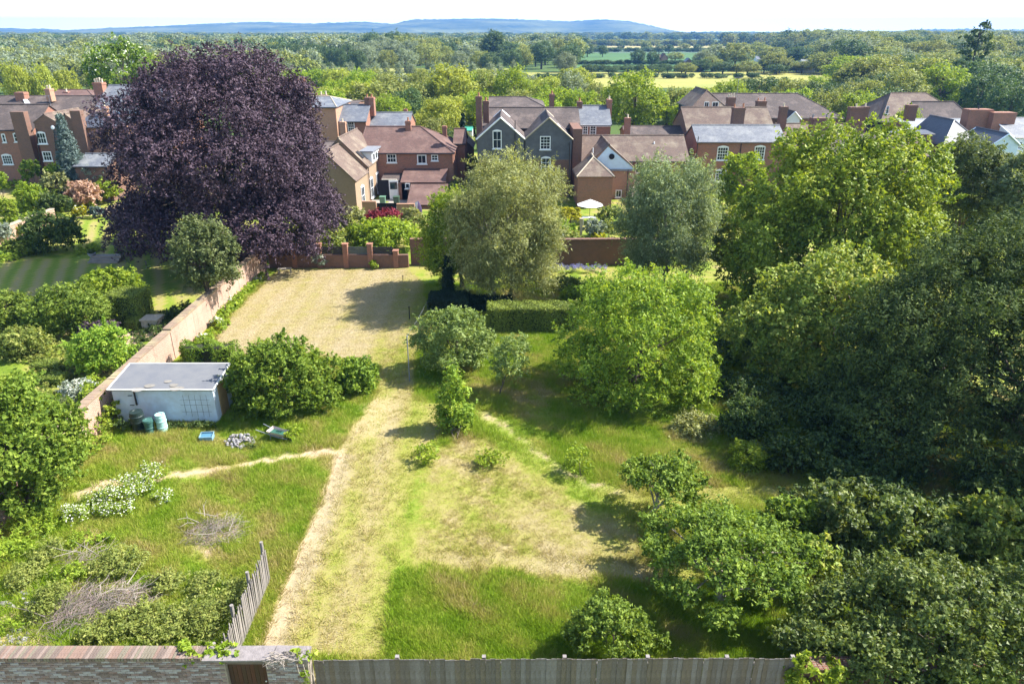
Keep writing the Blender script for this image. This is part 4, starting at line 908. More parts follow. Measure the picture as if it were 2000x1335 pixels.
make_tree('round_shrub', 'rounded bright shrub alone at the foot of the dark trees', 'shrub', f, LM['lime'], k=12, fl=.36, leafpx=3.4, cov=2, clump=.25, per=14, ratio=.4, r0=.03, multi=3)
f = Fit(430, 650, 668, 845, 31.5, 2.5)
make_tree('laurel_bush', 'big rounded glossy green bush right of the white shed', 'bush', f, LM['laurel'], base=(f.cx, 31.5), lobes=bumpy(f.cx, f.cy, f.cz, f.rx, f.ry, f.rz, 30, .28, -.5), leafpx=3.2, cov=2.2, clump=.28, per=18, ratio=.7, r0=.08, multi=3)
f = Fit(655, 692, 740, 776, 33.0, 1.0)
make_tree('clipped_beech_bush', 'square clipped green bush ending the hedge at the mown gap', 'bush', f, LM['laurel'], k=18, fl=.36, leafpx=3.2, cov=2.8, clump=.25, per=20, ratio=.7, r0=.05, multi=2)
f = Fit(-80, 722, 158, 1075, 23.4, 2.7)
make_tree('field_maple', 'leafy green maple cut off by the left edge', 'tree', f, LM['laurel'], lobes=bumpy(f.cx, f.cy, 2.75, f.rx, f.ry, 2.75, 36, .27, -.8), leafpx=3.9, cov=2.1, clump=.3, per=18, ratio=.75, r0=.18, flat=.3)
# a tree that stands just outside the right of the picture and shade its edge
f = Fit(0, 0, 10, 10, 30); f.cx, f.cy, f.cz, f.rx, f.ry, f.rz, f.t = 25.5, 18.5, 8.0, 5.2, 4.8, 5.6, 34
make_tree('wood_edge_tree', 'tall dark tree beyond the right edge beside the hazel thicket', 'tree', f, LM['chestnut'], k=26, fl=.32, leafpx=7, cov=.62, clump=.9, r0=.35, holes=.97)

# ---- small shrubs: (label, name, u0, v0, u1, v1, foot row, material, ratio, flowers)
SH = [
 ('yellow green spreading tree above the left brick arch hedge', 'small_tree', 165, 524, 282, 615, 612, 'lime', .6, 0),
 ('wide apple tree with yellow green leaves in the left garden', 'small_tree', 60, 552, 222, 668, 668, 'apple', .6, 0),
 ('low olive green tree at the left edge of the striped lawn', 'small_tree', -30, 565, 90, 655, 655, 'apple', .6, 0),
 ('dense mid green bush at left edge below the apple trees', 'shrub', -10, 642, 98, 712, 708, 'mid', .6, 0),
 ('leafy green bush with purple stems beside the brick wall', 'shrub', 130, 632, 262, 745, 745, 'cherry', .6, 0),
 ('dusky purple bush behind the leafy green bush', 'shrub', 150, 618, 232, 665, 668, 'purple', .6, 0),
 ('small dusky purple bush touching the brick wall', 'shrub', 232, 678, 272, 712, 715, 'purple', .6, 0),
 ('white flowering shrub beside the brick wall at left', 'shrub', 112, 738, 200, 792, 792, 'silver', .6, .35),
 ('fine leaved olive bush below the white flowering shrub', 'shrub', 98, 772, 155, 826, 826, 'holly', .3, 0),
 ('big dark green bush at the corner of the striped lawn', 'shrub', 45, 410, 158, 500, 500, 'oak', .6, 0),
 ('low round green bush left of the garden steps', 'shrub', 5, 462, 72, 503, 503, 'box', .5, 0),
 ('pink bronze leaved shrub in the far left border', 'shrub', 128, 350, 198, 405, 408, 'pink', .5, 0),
 ('blue grey mounded shrub beside the gravel drive', 'shrub', 172, 400, 204, 424, 424, 'spruce', .4, 0),
 ('yellow variegated shrub left of the blue grey mound', 'shrub', 138, 400, 174, 425, 425, 'yellow', .6, .2),
 ('lime green shrub below the shadowed beech branches', 'shrub', 178, 345, 234, 392, 396, 'lime', .6, 0),
 ('pale silvery shrub below the blue conifer', 'shrub', 160, 318, 215, 362, 365, 'silver', .4, 0),
 ('grey green shrub in the middle of the far left border', 'shrub', 80, 330, 150, 392, 395, 'willow', .5, 0),
 ('grassy green shrub near the far left wall', 'shrub', 28, 352, 90, 415, 418, 'lime', .4, 0),
 ('dark leaved shrub between the grassy and pink shrubs', 'shrub', 75, 372, 140, 418, 420, 'oak', .5, 0),
 ('yellow green shrub at the foot of the dark brick house', 'shrub', 90, 318, 150, 348, 352, 'lime', .6, 0),
 ('upright dark green bush in front of the external chimney', 'shrub', 38, 308, 78, 358, 360, 'laurel', .5, 0),
 ('bright green bush at the left edge below the cottage', 'shrub', -25, 328, 18, 380, 382, 'lime', .6, 0),
 ('green climber mass over the far left wall', 'shrub', -10, 385, 35, 440, 445, 'lime', .6, 0),
 ('yellow flowered clump beside the dark corner bush', 'shrub', 25, 435, 50, 462, 464, 'yellow', .6, .3),
 ('mixed green bush at left edge of the border', 'shrub', -25, 430, 28, 475, 478, 'silver', .5, 0),
 ('green bush under the right skirts of the purple beech', 'shrub', 470, 440, 560, 505, 512, 'oak', .6, 0),
 ('broad green bush behind the pier topped wall', 'shrub', 560, 432, 690, 492, 500, 'mid', .6, 0),
 ('arching yellow green bush behind the right end of the pier topped wall', 'shrub', 680, 425, 822, 490, 498, 'lime', .6, 0),
 ('tall green bush against the barn end wall', 'shrub', 655, 402, 720, 462, 470, 'willow', .5, 0),
 ('crimson leaved shrub in front of the yard gate', 'shrub', 715, 408, 792, 440, 446, 'red', .5, 0),
 ('grey green shrub right of the crimson shrub', 'shrub', 782, 402, 830, 445, 450, 'willow', .5, 0),
 ('white flowering bush against the shaded brick wall', 'shrub', 608, 490, 645, 522, 526, 'silver', .5, .3),
 ('little yellow green plant against the shaded brick wall', 'shrub', 722, 508, 740, 526, 527, 'lime', .5, 0),
 ('golden yellow shrub by the white parasol', 'shrub', 1086, 402, 1138, 440, 445, 'yellow', .6, 0),
 ('green shrub in front of the golden shrub', 'shrub', 1078, 430, 1132, 462, 468, 'cherry', .6, 0),
 ('white flowered clump at the foot of the golden shrub', 'shrub', 1075, 448, 1105, 468, 470, 'silver', .5, .7),
 ('leafy shrub right of the white parasol', 'shrub', 1162, 402, 1215, 436, 440, 'mid', .6, 0),
 ('orange and yellow flower clump above the dark brick wall', 'shrub', 1155, 452, 1185, 467, 470, 'yellow', .6, 0),
 ('pale climbing shrub by the brick post', 'shrub', 1138, 425, 1185, 462, 466, 'silver', .5, 0),
 ('long green box cushion among the lavender', 'shrub', 1066, 538, 1140, 568, 570, 'box', .5, 0),
 ('yellow green box ball cushion below the lavender', 'shrub', 1092, 556, 1148, 592, 594, 'lime', .5, 0),
 ('lime green bush peeping above the willow left of the twin gables', 'shrub', 897, 300, 935, 330, 350, 'lime', .6, 0),
 ('green undergrowth bush at the foot of the sycamore', 'shrub', 1500, 850, 1600, 940, 940, 'oak', .6, 0),
 ('dark undergrowth bush between sycamore and cherry', 'shrub', 1400, 770, 1520, 870, 872, 'oak', .6, 0),
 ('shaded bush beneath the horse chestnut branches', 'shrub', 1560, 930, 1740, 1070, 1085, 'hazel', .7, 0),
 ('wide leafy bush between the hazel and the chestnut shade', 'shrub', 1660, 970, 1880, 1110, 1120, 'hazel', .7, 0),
 ('low leafy bush at the right edge above the hazel', 'shrub', 1850, 960, 2050, 1110, 1125, 'syc', .7, 0),
 ('loose green bush right of the low crooked apple tree', 'shrub', 1480, 960, 1600, 1060, 1075, 'apple', .6, 0),
 ('shaded sprawling bush between the old apple tree and the hazel', 'shrub', 1520, 1040, 1640, 1160, 1180, 'syc', .7, 0),
 ('yellow green sapling bush in front of the slate roofed brick house', 'small_tree', 1400, 290, 1500, 420, 430, 'lime', .6, 0),
 ('dark leafy bush below the grey green tree at the right edge', 'shrub', 1860, 400, 1990, 500, 520, 'oak', .6, 0),
 ('dark leafy bush in the gap left of the horse chestnut top', 'shrub', 1790, 420, 1880, 520, 540, 'oak', .6, 0),
 ('dense green tree right of the silvery tree', 'small_tree', 1385, 400, 1470, 560, 580, 'mid', .6, 0),
]
for (lab, nm, u0, v0, u1, v1, foot, mk, ratio, fl) in SH:
    if u0 < 240 and foot < 430: foot = max(foot, 390) + 4
    Y = G(500, foot)[1] + (u1 - u0) / 2 * G(500, foot)[1] / FPX * .7
    f = Fit(u0, v0, u1, v1, Y, (u1 - u0) / 2 * Y / FPX * .85)
    if f.cz - f.rz < -.2: f.cz = f.rz * .8
    make_tree(nm, lab, 'tree' if nm == 'small_tree' else 'shrub', f, LM[mk], k=14, fl=.36, leafpx=3.0 if foot < 900 else 5.0, cov=2.1, clump=max(.12, f.rx * .16), per=16, ratio=ratio, r0=.05, multi=3 if nm == 'shrub' else 1, flowers=fl, n_limbs=6)

# dark slim conifer and the blue spruce
def conifer(name, label, u, vb, vt, wpx, mk, droop=.4, n=26000, tiers=18, Yd=None):
    x, y = G(u, vb) if Yd is None else (DX(u, vb, Yd), Yd); H_ = DZ(vt, y); r = wpx / 2 * y / FPX
    e = empty(name, (x, y, 0), 0, label, 'tree'); C = []; Nn = []
    for i in range(tiers):
        z = H_ * (.04 + .94 * i / (tiers - 1)); rr = r * (1 - (z / H_)) ** .75 * rnd.uniform(.8, 1.1) + .08
        k = max(5, int(14 * rr / r) + 3)
        for j in range(k):
            a = 2 * math.pi * (j + rnd.random()) / k
            for t in np.linspace(.15, 1, 6): C.append((rr * t * math.cos(a), rr * t * math.sin(a), z - droop * rr * t * t * .5 + .1)); Nn.append((math.cos(a), math.sin(a), .4))
    C = np.array(C); Nn = unit(np.array(Nn)); per = n // len(C); idx = np.repeat(np.arange(len(C)), per)
    P = C[idx] + rng.normal(0, .11, (len(idx), 3)) * (.6 + .8 * r / 2); L = 2.6 / PXM(math.hypot(y, 17))
    V, F_ = leaf_tris(P, Nn[idx], L, .35, .5, .3, .2); rv = np.clip(rng.normal(.5, .2, len(F_)), 0, 1)
    link('crown', np_mesh('crown', V, F_, LM[mk], {'rv': ('FACE', rv)}), e)
    q = MB(); q.tube([(0, 0, -.05), (0, 0, H_ * .95)], [r * .07 + .05, .02], 6); q.build('trunk', BARK, e, uv=False)
conifer('blue_spruce', 'blue grey spruce standing before the dark brick house', 146, 352, 228, 62, 'spruce', Yd=79)
conifer('slim_cypress', 'dark slim cypress at the lawn end beneath the leafy tree', 876, 588, 505, 26, 'yew', .1, 9000)
conifer('dark_cypress', 'tall dark cypress beside the green shed roof behind the houses', 898, 0, 224, 11, 'yew', .05, 5000, Yd=118)

# clipped hedges: boxes clothed in leaves
def hedge(name, label, x0, x1, y0, y1, h, mk, L=.1, dens=1.6, hump=.05, cat='hedge', z0=0):
    e = empty(name, ((x0 + x1) / 2, (y0 + y1) / 2, z0), 0, label, cat)
    w, d = x1 - x0, y1 - y0; A = [w * d, w * h, w * h, d * h, d * h]; n = int(sum(A) * dens / (L * L * .3)); k = rng.choice(5, n, p=np.array(A) / sum(A)); a, b = rng.random(n), rng.random(n)
    P = np.zeros((n, 3)); Nn = np.zeros((n, 3))
    for i, (px, py, pz, nn) in enumerate((((a - .5) * w, (b - .5) * d, 0 * a + h, (0, 0, 1)), ((a - .5) * w, 0 * a - d / 2, b * h, (0, -1, 0)), ((a - .5) * w, 0 * a + d / 2, b * h, (0, 1, 0)), (0 * a - w / 2, (a - .5) * d, b * h, (-1, 0, 0)), (0 * a + w / 2, (a - .5) * d, b * h, (1, 0, 0)))):
        s = k == i; P[s] = np.stack([px, py, pz], 1)[s]; Nn[s] = nn
    P += Nn * (hump * np.sin(P[:, :1] * 4.1 + P[:, 1:2] * 3.3) - .09 * rng.random((n, 1))); P += rng.normal(0, .02, P.shape); P[:, 2] = np.maximum(P[:, 2], .02)
    V, F_ = leaf_tris(P, Nn, L, .65, .45, .2, 0, .8); rv = np.clip(.45 + .12 * np.sin(P[:, 0] * 2 + P[:, 1]) + rng.normal(0, .2, n), 0, 1)
    link('foliage', np_mesh('foliage', V, F_, LM[mk], {'rv': ('FACE', rv)}), e)
    q = MB(); q.box(-w / 2 + .13, w / 2 - .13, -d / 2 + .13, d / 2 - .13, 0, h - .13); q.build('inner_twigs', LM_CORE, e, uv=False)  # solid filler, the hedge's inner shade is put into its dark colour
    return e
LM_CORE = plain('hedge_core_shade', (.03, .035, .015), .95, .4, 6)
xa, ya = G(952, 650); xb, _ = G(1118, 650)
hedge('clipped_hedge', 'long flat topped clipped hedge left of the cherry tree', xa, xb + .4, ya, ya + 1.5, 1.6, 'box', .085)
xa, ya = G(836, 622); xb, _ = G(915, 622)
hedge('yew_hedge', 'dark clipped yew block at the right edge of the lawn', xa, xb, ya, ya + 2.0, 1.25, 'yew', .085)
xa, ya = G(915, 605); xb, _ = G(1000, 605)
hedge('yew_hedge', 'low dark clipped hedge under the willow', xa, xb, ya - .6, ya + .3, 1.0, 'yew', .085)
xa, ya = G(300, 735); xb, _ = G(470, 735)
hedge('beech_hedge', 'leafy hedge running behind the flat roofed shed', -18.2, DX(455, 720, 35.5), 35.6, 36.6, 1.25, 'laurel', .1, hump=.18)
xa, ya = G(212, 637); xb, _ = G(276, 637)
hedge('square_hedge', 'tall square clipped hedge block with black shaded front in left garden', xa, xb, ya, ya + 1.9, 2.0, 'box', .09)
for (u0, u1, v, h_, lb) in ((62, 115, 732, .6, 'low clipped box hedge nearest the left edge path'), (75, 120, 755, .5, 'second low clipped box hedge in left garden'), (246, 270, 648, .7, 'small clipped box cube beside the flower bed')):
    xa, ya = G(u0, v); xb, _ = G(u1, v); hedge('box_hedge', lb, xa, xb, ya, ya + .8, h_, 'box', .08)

# ------------------------------------------------------------------ garden walls
def wall_box(name, label, x0, x1, y0, y1, h, mat, coping=None, ch=.09, co=.05, cmat=None, cat='wall'):
    e = empty(name, ((x0 + x1) / 2, (y0 + y1) / 2, 0), 0, label, cat); w, d = (x1 - x0) / 2, (y1 - y0) / 2
    q = MB(); ax = 'x' if w > d else 'y'; L = max(w, d) * 2; n = max(2, int(L / .5))
    for i in range(n):                       # slightly uneven lengths of wall
        a, b = -L / 2 + L * i / n, -L / 2 + L * (i + 1) / n - .0005; t = rnd.uniform(-.008, .008)
        if ax == 'x': q.box(a, b, -d + t, d + t, 0, h)
        else: q.box(-w + t, w + t, a, b, 0, h)
    q.build('masonry', mat, e)
    if coping:
        q = MB(); m_ = max(2, int(L / .115))
        for i in range(m_):
            a, b = -L / 2 + L * i / m_ + .004, -L / 2 + L * (i + 1) / m_ - .004; zt = h + ch + rnd.uniform(-.012, .012) + .02 * math.sin(i * .05)
            if ax == 'x': q.box(a, b, -d - co, d + co, h + .001, zt)
            else: q.box(-w - co, w + co, a, b, h + .001, zt)
        o = q.build('coping', cmat or mat, e); o['kind'] = 'stuff'
    return e
COPE = masonry('mossy_coping', (.29, .19, .13), (.24, .165, .11), (.24, .21, .16), bw=.115, bh=.5, stain=(.40, .36, .18), stain_amt=.8, soot=(.16, .14, .09), soot_amt=.4)
xw = -19.05
wall_box('garden_wall', 'long old pinkish brick wall dividing the two gardens', xw - .36, xw, 36.9, 53.55, 1.75, BRICK_G, True, cmat=COPE)
wall_box('garden_wall', 'nearer stretch of old brick wall running from the shed to the field maple', xw - .36, xw, 20.0, 36.85, 1.65, BRICK_G, True, cmat=COPE)
yb = 53.9
e = wall_box('back_wall', 'shaded brick wall with square piers and dark timber infill at the lawn end', -19.0, -8.1, yb, yb + .3, DZ(498, yb), BRICK_D, False)
cxw = (-19.0 - 8.1) / 2
pu = (498, 573, 622, 674, 722, 772)
for i, u in enumerate(pu):
    x = DX(u, 490, yb) - cxw; z1 = DZ(478, yb) if i < 5 else DZ(497, yb) + .25; q = MB(); q.box(x - .19, x + .19, -.22, .22, 0, z1); q.box(x - .23, x + .23, -.26, .26, z1 + .001, z1 + .07); q.build('pier', BRICK, e)
for i in range(5):
    xa, xb = DX(pu[i], 490, yb) - cxw + .2, DX(pu[i + 1], 490, yb) - cxw - .2
    for k in range(4): z = DZ(498, yb) + .03 + .15 * k; q = MB(); q.box(xa, xb, -.02, .01, z, z + .13); q.build('infill_board', DARKWOOD if i != 3 else plain('grey_green_board', (.10, .115, .10), .8), e)
wall_box('boundary_wall', 'dark old brick wall behind the violet flowers right of the willow', -8.0, 12.5, 54.6, 54.95, DZ(469, 54.6), BRICK_D, True, cmat=BRICK_D)
wall_box('far_garden_wall', 'sunlit cream wall at the far left edge', DX(0, 420, 62), DX(0, 420, 62) + .35, 60, 69, 1.2, BRICK_G, True, cmat=STONE)

# near wall at the bottom of the picture: loose bricks on a mortar core
NY = 13.75
e = empty('near_wall', (-10.2, NY + .17, 0), 0, 'old whitewashed brick wall along the bottom left with a dark plank door', 'wall')
BW = [plain('whitewashed_brick_%d' % i, c, .9, .45, 9, .5, 25, c2=c2) for i, (c, c2) in enumerate((((.30, .27, .27), (.20, .13, .11)), ((.25, .21, .20), (.22, .12, .09)), ((.36, .34, .34), (.26, .22, .21)), ((.20, .15, .13), (.13, .09, .08))))]
CPB = [plain('coping_brick_%d' % i, c, .9, .35, 9, .4, 25) for i, c in enumerate(((.22, .145, .11), (.17, .125, .10), (.27, .20, .16), (.20, .17, .12)))]
q = MB(); q.box(-6.3, 2.75, -.165, .17, 0, 2.09); q.box(3.80, 4.9, -.165, .17, 0, 2.09); q.build('mortar_core', MORTAR, e)
bm_ = []
for i in range(12):
    q = MB(); z = .03; v = rnd.uniform(-.004, .004); q.box(-.108, .108 + v, -.012, .02, -.033, .033); 
    for k in range(len(q.v)): q.v[k] = tuple(c + rnd.uniform(-.0035, .0035) for c in q.v[k])
    bm_.append(q.mesh('brick', BW[i % 4], uv=False))
cb_ = []
for i in range(8):
    q = MB(); q.box(-.036, .036, -.21, .21, 0, .11)
    for k in range(len(q.v)): q.v[k] = tuple(c + rnd.uniform(-.005, .005) for c in q.v[k])
    cb_.append(q.mesh('coping_brick', CPB[i % 4], uv=False))
rest = MB(); nb = 0
for c in range(27):
    z = 2.045 - c * .0755
    for xs, xe in ((-6.3, 2.74), (3.81, 4.88)):
        x = xs + (.11 if c % 2 else .0)
        while x + .22 < xe:
            cx2 = x + .11; vis = -14.1 < cx2 - 10.2 + 10.2 - 10.2 < -5.2
            if nb < 200 and cx2 - 10.2 > -14.9 and c < 8:
                o = link('brick', bm_[rnd.randrange(12)], e, (cx2, -.166 + rnd.uniform(-.006, .004), z)); nb += 1
            else: rest.box(cx2 - .107, cx2 + .107, -.178 + rnd.uniform(-.004, .004), -.15, z - .033, z + .033, rnd.randrange(4))
            x += .2255
tag(rest.build('brickwork', BW, e, uv=False), kind='stuff')
x = -6.25; k = 0
while x < 2.2:
    o = link('coping_brick', cb_[rnd.randrange(8)], e, (x, 0, 2.092)); o.rotation_euler = (0, rnd.uniform(-.03, .03), rnd.uniform(-.03, .03)); x += .083; k += 1
q = MB(); q.slab([(2.2, -.24, 2.15), (4.0, -.24, 2.17), (4.0, .24, 2.18), (2.2, .24, 2.16)], .055); q.slab([(4.02, -.23, 2.2), (4.92, -.23, 2.17), (4.92, .23, 2.17), (4.02, .23, 2.2)], .07)
q.build('stone_lintel', plain('weathered_lintel', (.24, .21, .20), .9, .35, 5, .4, 14), e)
d_ = MB(); 
dr = MB(); dr.box(2.76, 3.79, -.04, .0, .02, 1.93); dd = dr.build('door', plain('dark_door', (.03, .015, .013), .6, .3), e)
for i in range(9):
    q = MB(); q.box(2.765 + i * .1135, 2.765 + i * .1135 + .108, -.065, -.042, .03, 1.92); q.build('plank', plain('door_plank_%d' % (i % 3), (.045 + .01 * (i % 3), .02, .017), .6, .3), dd)
q = MB(); q.box(2.75, 3.80, -.15, .15, 1.935, 2.085); q.build('door_head', plain('door_head', (.14, .11, .09), .9), e)
q = MB(); q.tube([(3.70, -.09, 1.25), (3.70, -.07, 1.25)], .02, 8); q.build('door_knob', WHITE, dd)
# ivy and bare stems spilling over the wall
def mass(name, label, cx, cy, cz, rx, ry, rz, mk, k=14, leafpx=5, cov=1.5, clump=.15, ratio=.7, cat='shrub', r0=.02, **kw):
    f = Fit(0, 0, 10, 10, 30); f.cx, f.cy, f.cz, f.rx, f.ry, f.rz = cx, cy, cz, rx, ry, rz; f.t = math.hypot(cy, 17 - cz)
    return make_tree(name, label, cat, f, LM[mk], k=k, leafpx=leafpx, cov=cov, clump=clump, ratio=ratio, r0=r0, multi=3, n_limbs=8, lobes=bumpy(cx, cy, cz, rx, ry, rz, k, .34, -.9), **kw)
mass('wall_climber', 'bright yellow green climber spilling over the wall left of the dark door', DX(395, 1265, 14), 14.05, 2.12, 1.05, .30, .24, 'lime', 24, 4.6, 2.2, .12)
mass('wall_climber', 'sparse climber trailing at the corner where wall meets wooden fence', DX(598, 1265, 14), 13.85, 2.22, .42, .22, .16, 'lime', 10, 4.4, 1.0, .12, deep=.8)
mass('wall_climber', 'short climber strand hanging down beside the first fence board', DX(607, 1310, 14), 13.5, 1.75, .12, .1, .28, 'lime', 6, 4.4, .8, .08)
q = MB()
for i in range(46):
    a = Vector((DX(560, 1270, 14) + rnd.uniform(-.35, .3), 13.8 + rnd.uniform(-.15, .15), 2.2)); pts = [a]
    for j in range(4): pts.append(pts[-1] + Vector((rnd.uniform(-.16, .18), rnd.uniform(-.09, .05), rnd.uniform(-.07, .09 - .05 * j))))
    q.tube(pts, [.012, .01, .009, .007, .004], 4)
for i in range(3):
    a = Vector((DX(590 + 12 * i, 1270, 14), 13.52, 2.2)); q.tube([a, a + Vector((.03, -.02, -.25)), a + Vector((.1, 0, -.5))], [.01, .008, .004], 4)
tag(q.build('bare_stems', DEADWOOD, None, uv=False), 'tangle of bare pale climber stems on the stone lintel', 'climber')

mass('wall_vine', 'sunlit patch of vine hanging over the brick wall where the fence ends', DX(1592, 1290, 14), 13.95, 1.45, .85, .5, .62, 'lime', 24, 4.6, 2.0, .16)
mass('wall_vine', 'shaded vine over the side wall right of the sunlit vine patch', DX(1730, 1300, 14), 13.9, 1.3, 1.4, .5, .6, 'hazel', 24, 4.6, 2.0, .18)
mass('wall_vine', 'dark vine over the side wall in the bottom right corner', DX(1900, 1300, 14), 13.9, 1.35, 1.3, .5, .65, 'syc', 24, 4.6, 2.0, .18)
# wooden close boarded fence
FY = 14.05; fx0, fx1 = DX(612, 1285, FY), DX(1562, 1285, FY)
e = empty('board_fence', ((fx0 + fx1) / 2, FY, 0), 0, 'long grey close boarded wooden fence along the bottom edge', 'fence')
fm = []
FW = [plain('fence_board_%d' % i, c, .8, .45, 3, .4, 18, c2=c2) for i, (c, c2) in enumerate((((.18, .165, .16), (.10, .075, .055)), ((.15, .13, .115), (.08, .06, .045)), ((.205, .19, .185), (.12, .09, .07)), ((.165, .135, .105), (.085, .062, .045))))]
for i in range(12):
    q = MB(); q.v = [(-.072, -.011, 0), (.072, -.003, 0), (.072, .004, 0), (-.072, .004, 0), (-.072, -.011, 1.78), (.072, -.003, 1.78 + rnd.uniform(-.008, .008)), (.072, .004, 1.78), (-.072, .004, 1.785)]
    q.f = [(0, 3, 2, 1), (4, 5, 6, 7), (0, 1, 5, 4), (1, 2, 6, 5), (2, 3, 7, 6), (3, 0, 4, 7)]; q.m = [0] * 6; fm.append(q.mesh('board', FW[i % 4], uv=False))
nbd = 96; pitch = (fx1 - fx0) / nbd
for i in range(nbd):
    x = -(fx1 - fx0) / 2 + pitch * (i + .5); zz = .02 + .02 * math.sin(i * .11) + (.03 if 30 < i < 52 else 0) + rnd.uniform(-.008, .008) + .0008 * i
    o = link('board', fm[rnd.randrange(12)], e, (x, -.03 + rnd.uniform(-.006, .004), zz)); o.rotation_euler = (rnd.uniform(-.008, .008), rnd.uniform(-.006, .006), 0); o.scale = (pitch / .137, 1, 1)
for z in (.35, 1.0, 1.6): q = MB(); q.box(-(fx1 - fx0) / 2, (fx1 - fx0) / 2, -.015, .05, z, z + .08); q.build('rail', WOOD_FENCE, e)
for u in (775, 945, 1103, 1266, 1421, 1550):
    x = DX(u, 1275, FY + .1) - (fx0 + fx1) / 2; q = MB(); q.box(x - .05, x + .05, .055, .155, 0, 1.81); q.build('post', WOOD_FENCE, e)
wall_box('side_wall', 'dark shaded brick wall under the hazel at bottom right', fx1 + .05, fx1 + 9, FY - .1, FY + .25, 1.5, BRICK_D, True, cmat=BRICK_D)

# old palisade
P0, P1 = Vector((-8.12, 14.75, 0)), Vector((-8.18, 19.0, 0)); e = empty('palisade_fence', P0, math.atan2(P1.y - P0.y, P1.x - P0.x), 'leaning old paling fence of thin grey stakes beside the mown path', 'fence')
LP = (P1 - P0).length; PG = [plain('weathered_paling_%d' % i, c, .9, .35, 6, .3, 30) for i, c in enumerate(((.27, .24, .21), (.23, .205, .18), (.31, .275, .24)))]
pm = []
for i in range(9):
    q = MB(); H_ = 1.32 + rnd.uniform(-.06, .06); b = .026; q.box(-b, b, -.012, .012, 0, H_); bb = len(q.v); q.v += [(0, -.008, H_ + .06), (0, .008, H_ + .06)]
    q.f += [(4, 5, bb), (5, 6, bb + 1, bb), (6, 7, bb + 1), (7, 4, bb, bb + 1)]; q.m += [0] * 4; pm.append(q.mesh('stake', PG[i % 3], uv=False))
ns = 52
for i in range(ns):
    t = (i + .5) / ns; seg = (t * 3) % 1.0; o = link('stake', pm[rnd.randrange(9)], e, (t * LP, -.03, .02 + .05 * (1 - seg) + rnd.uniform(-.015, .015))); o.rotation_euler = (rnd.uniform(-.03, .04), rnd.uniform(-.02, .02), rnd.uniform(-.15, .15)); o.scale = (1, 1, 1.0)
for z in (.35, 1.05): q = MB(); q.box(0, LP, .0, .04, z, z + .05); q.build('rail', PG[1], e)
for t in (0, .335, .665, 1.0): q = MB(); q.tube([(t * LP, .08, 0), (t * LP + .02, .07, 1.62)], .055, 8); q.build('post', PG[0], e)

# ------------------------------------------------------------------ the shed and what stands by it
yb2 = G(300, 711, 2.15)[1]; sx0, sx1, sy0 = -18.6, DX(421, 800, 29.6), 29.65
e = empty('garden_shed', ((sx0 + sx1) / 2, (sy0 + yb2) / 2, 0), 0, 'low white painted brick shed with flat grey felt roof', 'shed')
PB = plain('painted_brick_wall', (.60, .70, .80), .8, .10, 2.5, .12, 6, c2=(.50, .55, .58))
w2, d2 = (sx1 - sx0) / 2, (yb2 - sy0) / 2
q = MB(); w = 2 * w2; q.v = [(-w2, -d2, 0), (w2, -d2, 0), (w2, d2, 0), (-w2, d2, 0), (-w2, -d2, 1.78), (w2, -d2, 1.78), (w2, d2, 2.02), (-w2, d2, 2.02)]
q.f = [(0, 3, 2, 1), (4, 5, 6, 7), (0, 1, 5, 4), (1, 2, 6, 5), (2, 3, 7, 6), (3, 0, 4, 7)]; q.m = [0] * 6; q.build('wall', PB, e)
FELT = plain('roof_felt', (.10, .105, .12), .85, .35, .9, .2, 40, c2=(.17, .17, .17))
q = MB(); q.slab([(-w2 - .08, -d2 - .2, 1.86), (w2 + .12, -d2 - .2, 1.86), (w2 + .12, d2 + .12, 2.13), (-w2 - .08, d2 + .12, 2.13)], .07)
ro = q.build('roof', FELT, e)
q = MB(); zf = lambda y: 1.86 + (y + d2 + .2) / (2 * d2 + .32) * .27 + .004
for (xa, ya, xb, yb_) in ((-w2 - .08, -d2 - .2, w2 + .12, -d2 - .2), (w2 + .12, -d2 - .2, w2 + .12, d2 + .12), (w2 + .12, d2 + .12, -w2 - .08, d2 + .12), (-w2 - .08, d2 + .12, -w2 - .08, -d2 - .2)):
    q.tube([(xa, ya, zf(ya)), (xb, yb_, zf(yb_))], .045, 4)
q.build('edge_trim', plain('pale_trim', (.55, .54, .50), .6, .2), ro)
FP = plain('worn_felt', (.22, .20, .17), .9, .3, 6)
for (x_, y_, r_) in ((.75, -1.0, .33), (.5, -.75, .2), (-.6, -.8, .25), (-1.0, -1.1, .3), (.1, -.45, .18)): q = MB(); q.lathe([(r_, 0), (r_ * .5, .006), (.01, .008)], 14, (x_, y_, zf(y_) + .002)); q.build('felt_patch', FP, ro)
q = MB(); x = DX(265, 790, 29.5) - (sx0 + sx1) / 2; q.tube([(x, -d2 - .06, 1.8), (x, -d2 - .06, 1.0)], .045, 6); q.build('downpipe', IRON, e)
q = MB()
for i in range(5): xx = w2 - 1.42 + i * .27; q.tube([(xx, -d2 - .03, .35 + (.1 if i == 0 else 0)), (xx, -d2 - .03, 1.5)], .005, 4)
for z in (.62, .98, 1.25): q.tube([(w2 - 1.6, -d2 - .035, z), (w2 - .2, -d2 - .035, z)], .004, 4)
q.build('wire_trellis', IRON, e)
q = MB(); q.box(w2 + .004, w2 + .05, -d2 + .5, -d2 + 1.35, .05, 1.7); q.build('door', plain('ochre_door', (.36, .24, .10), .7, .3), e)
q = MB()
for z in (1.45, .95): q = MB(); q.box(x - .35, x - .15, -d2 - .03, -d2 - .002, z, z + .03); q.build('wall_tie', IRON, e)
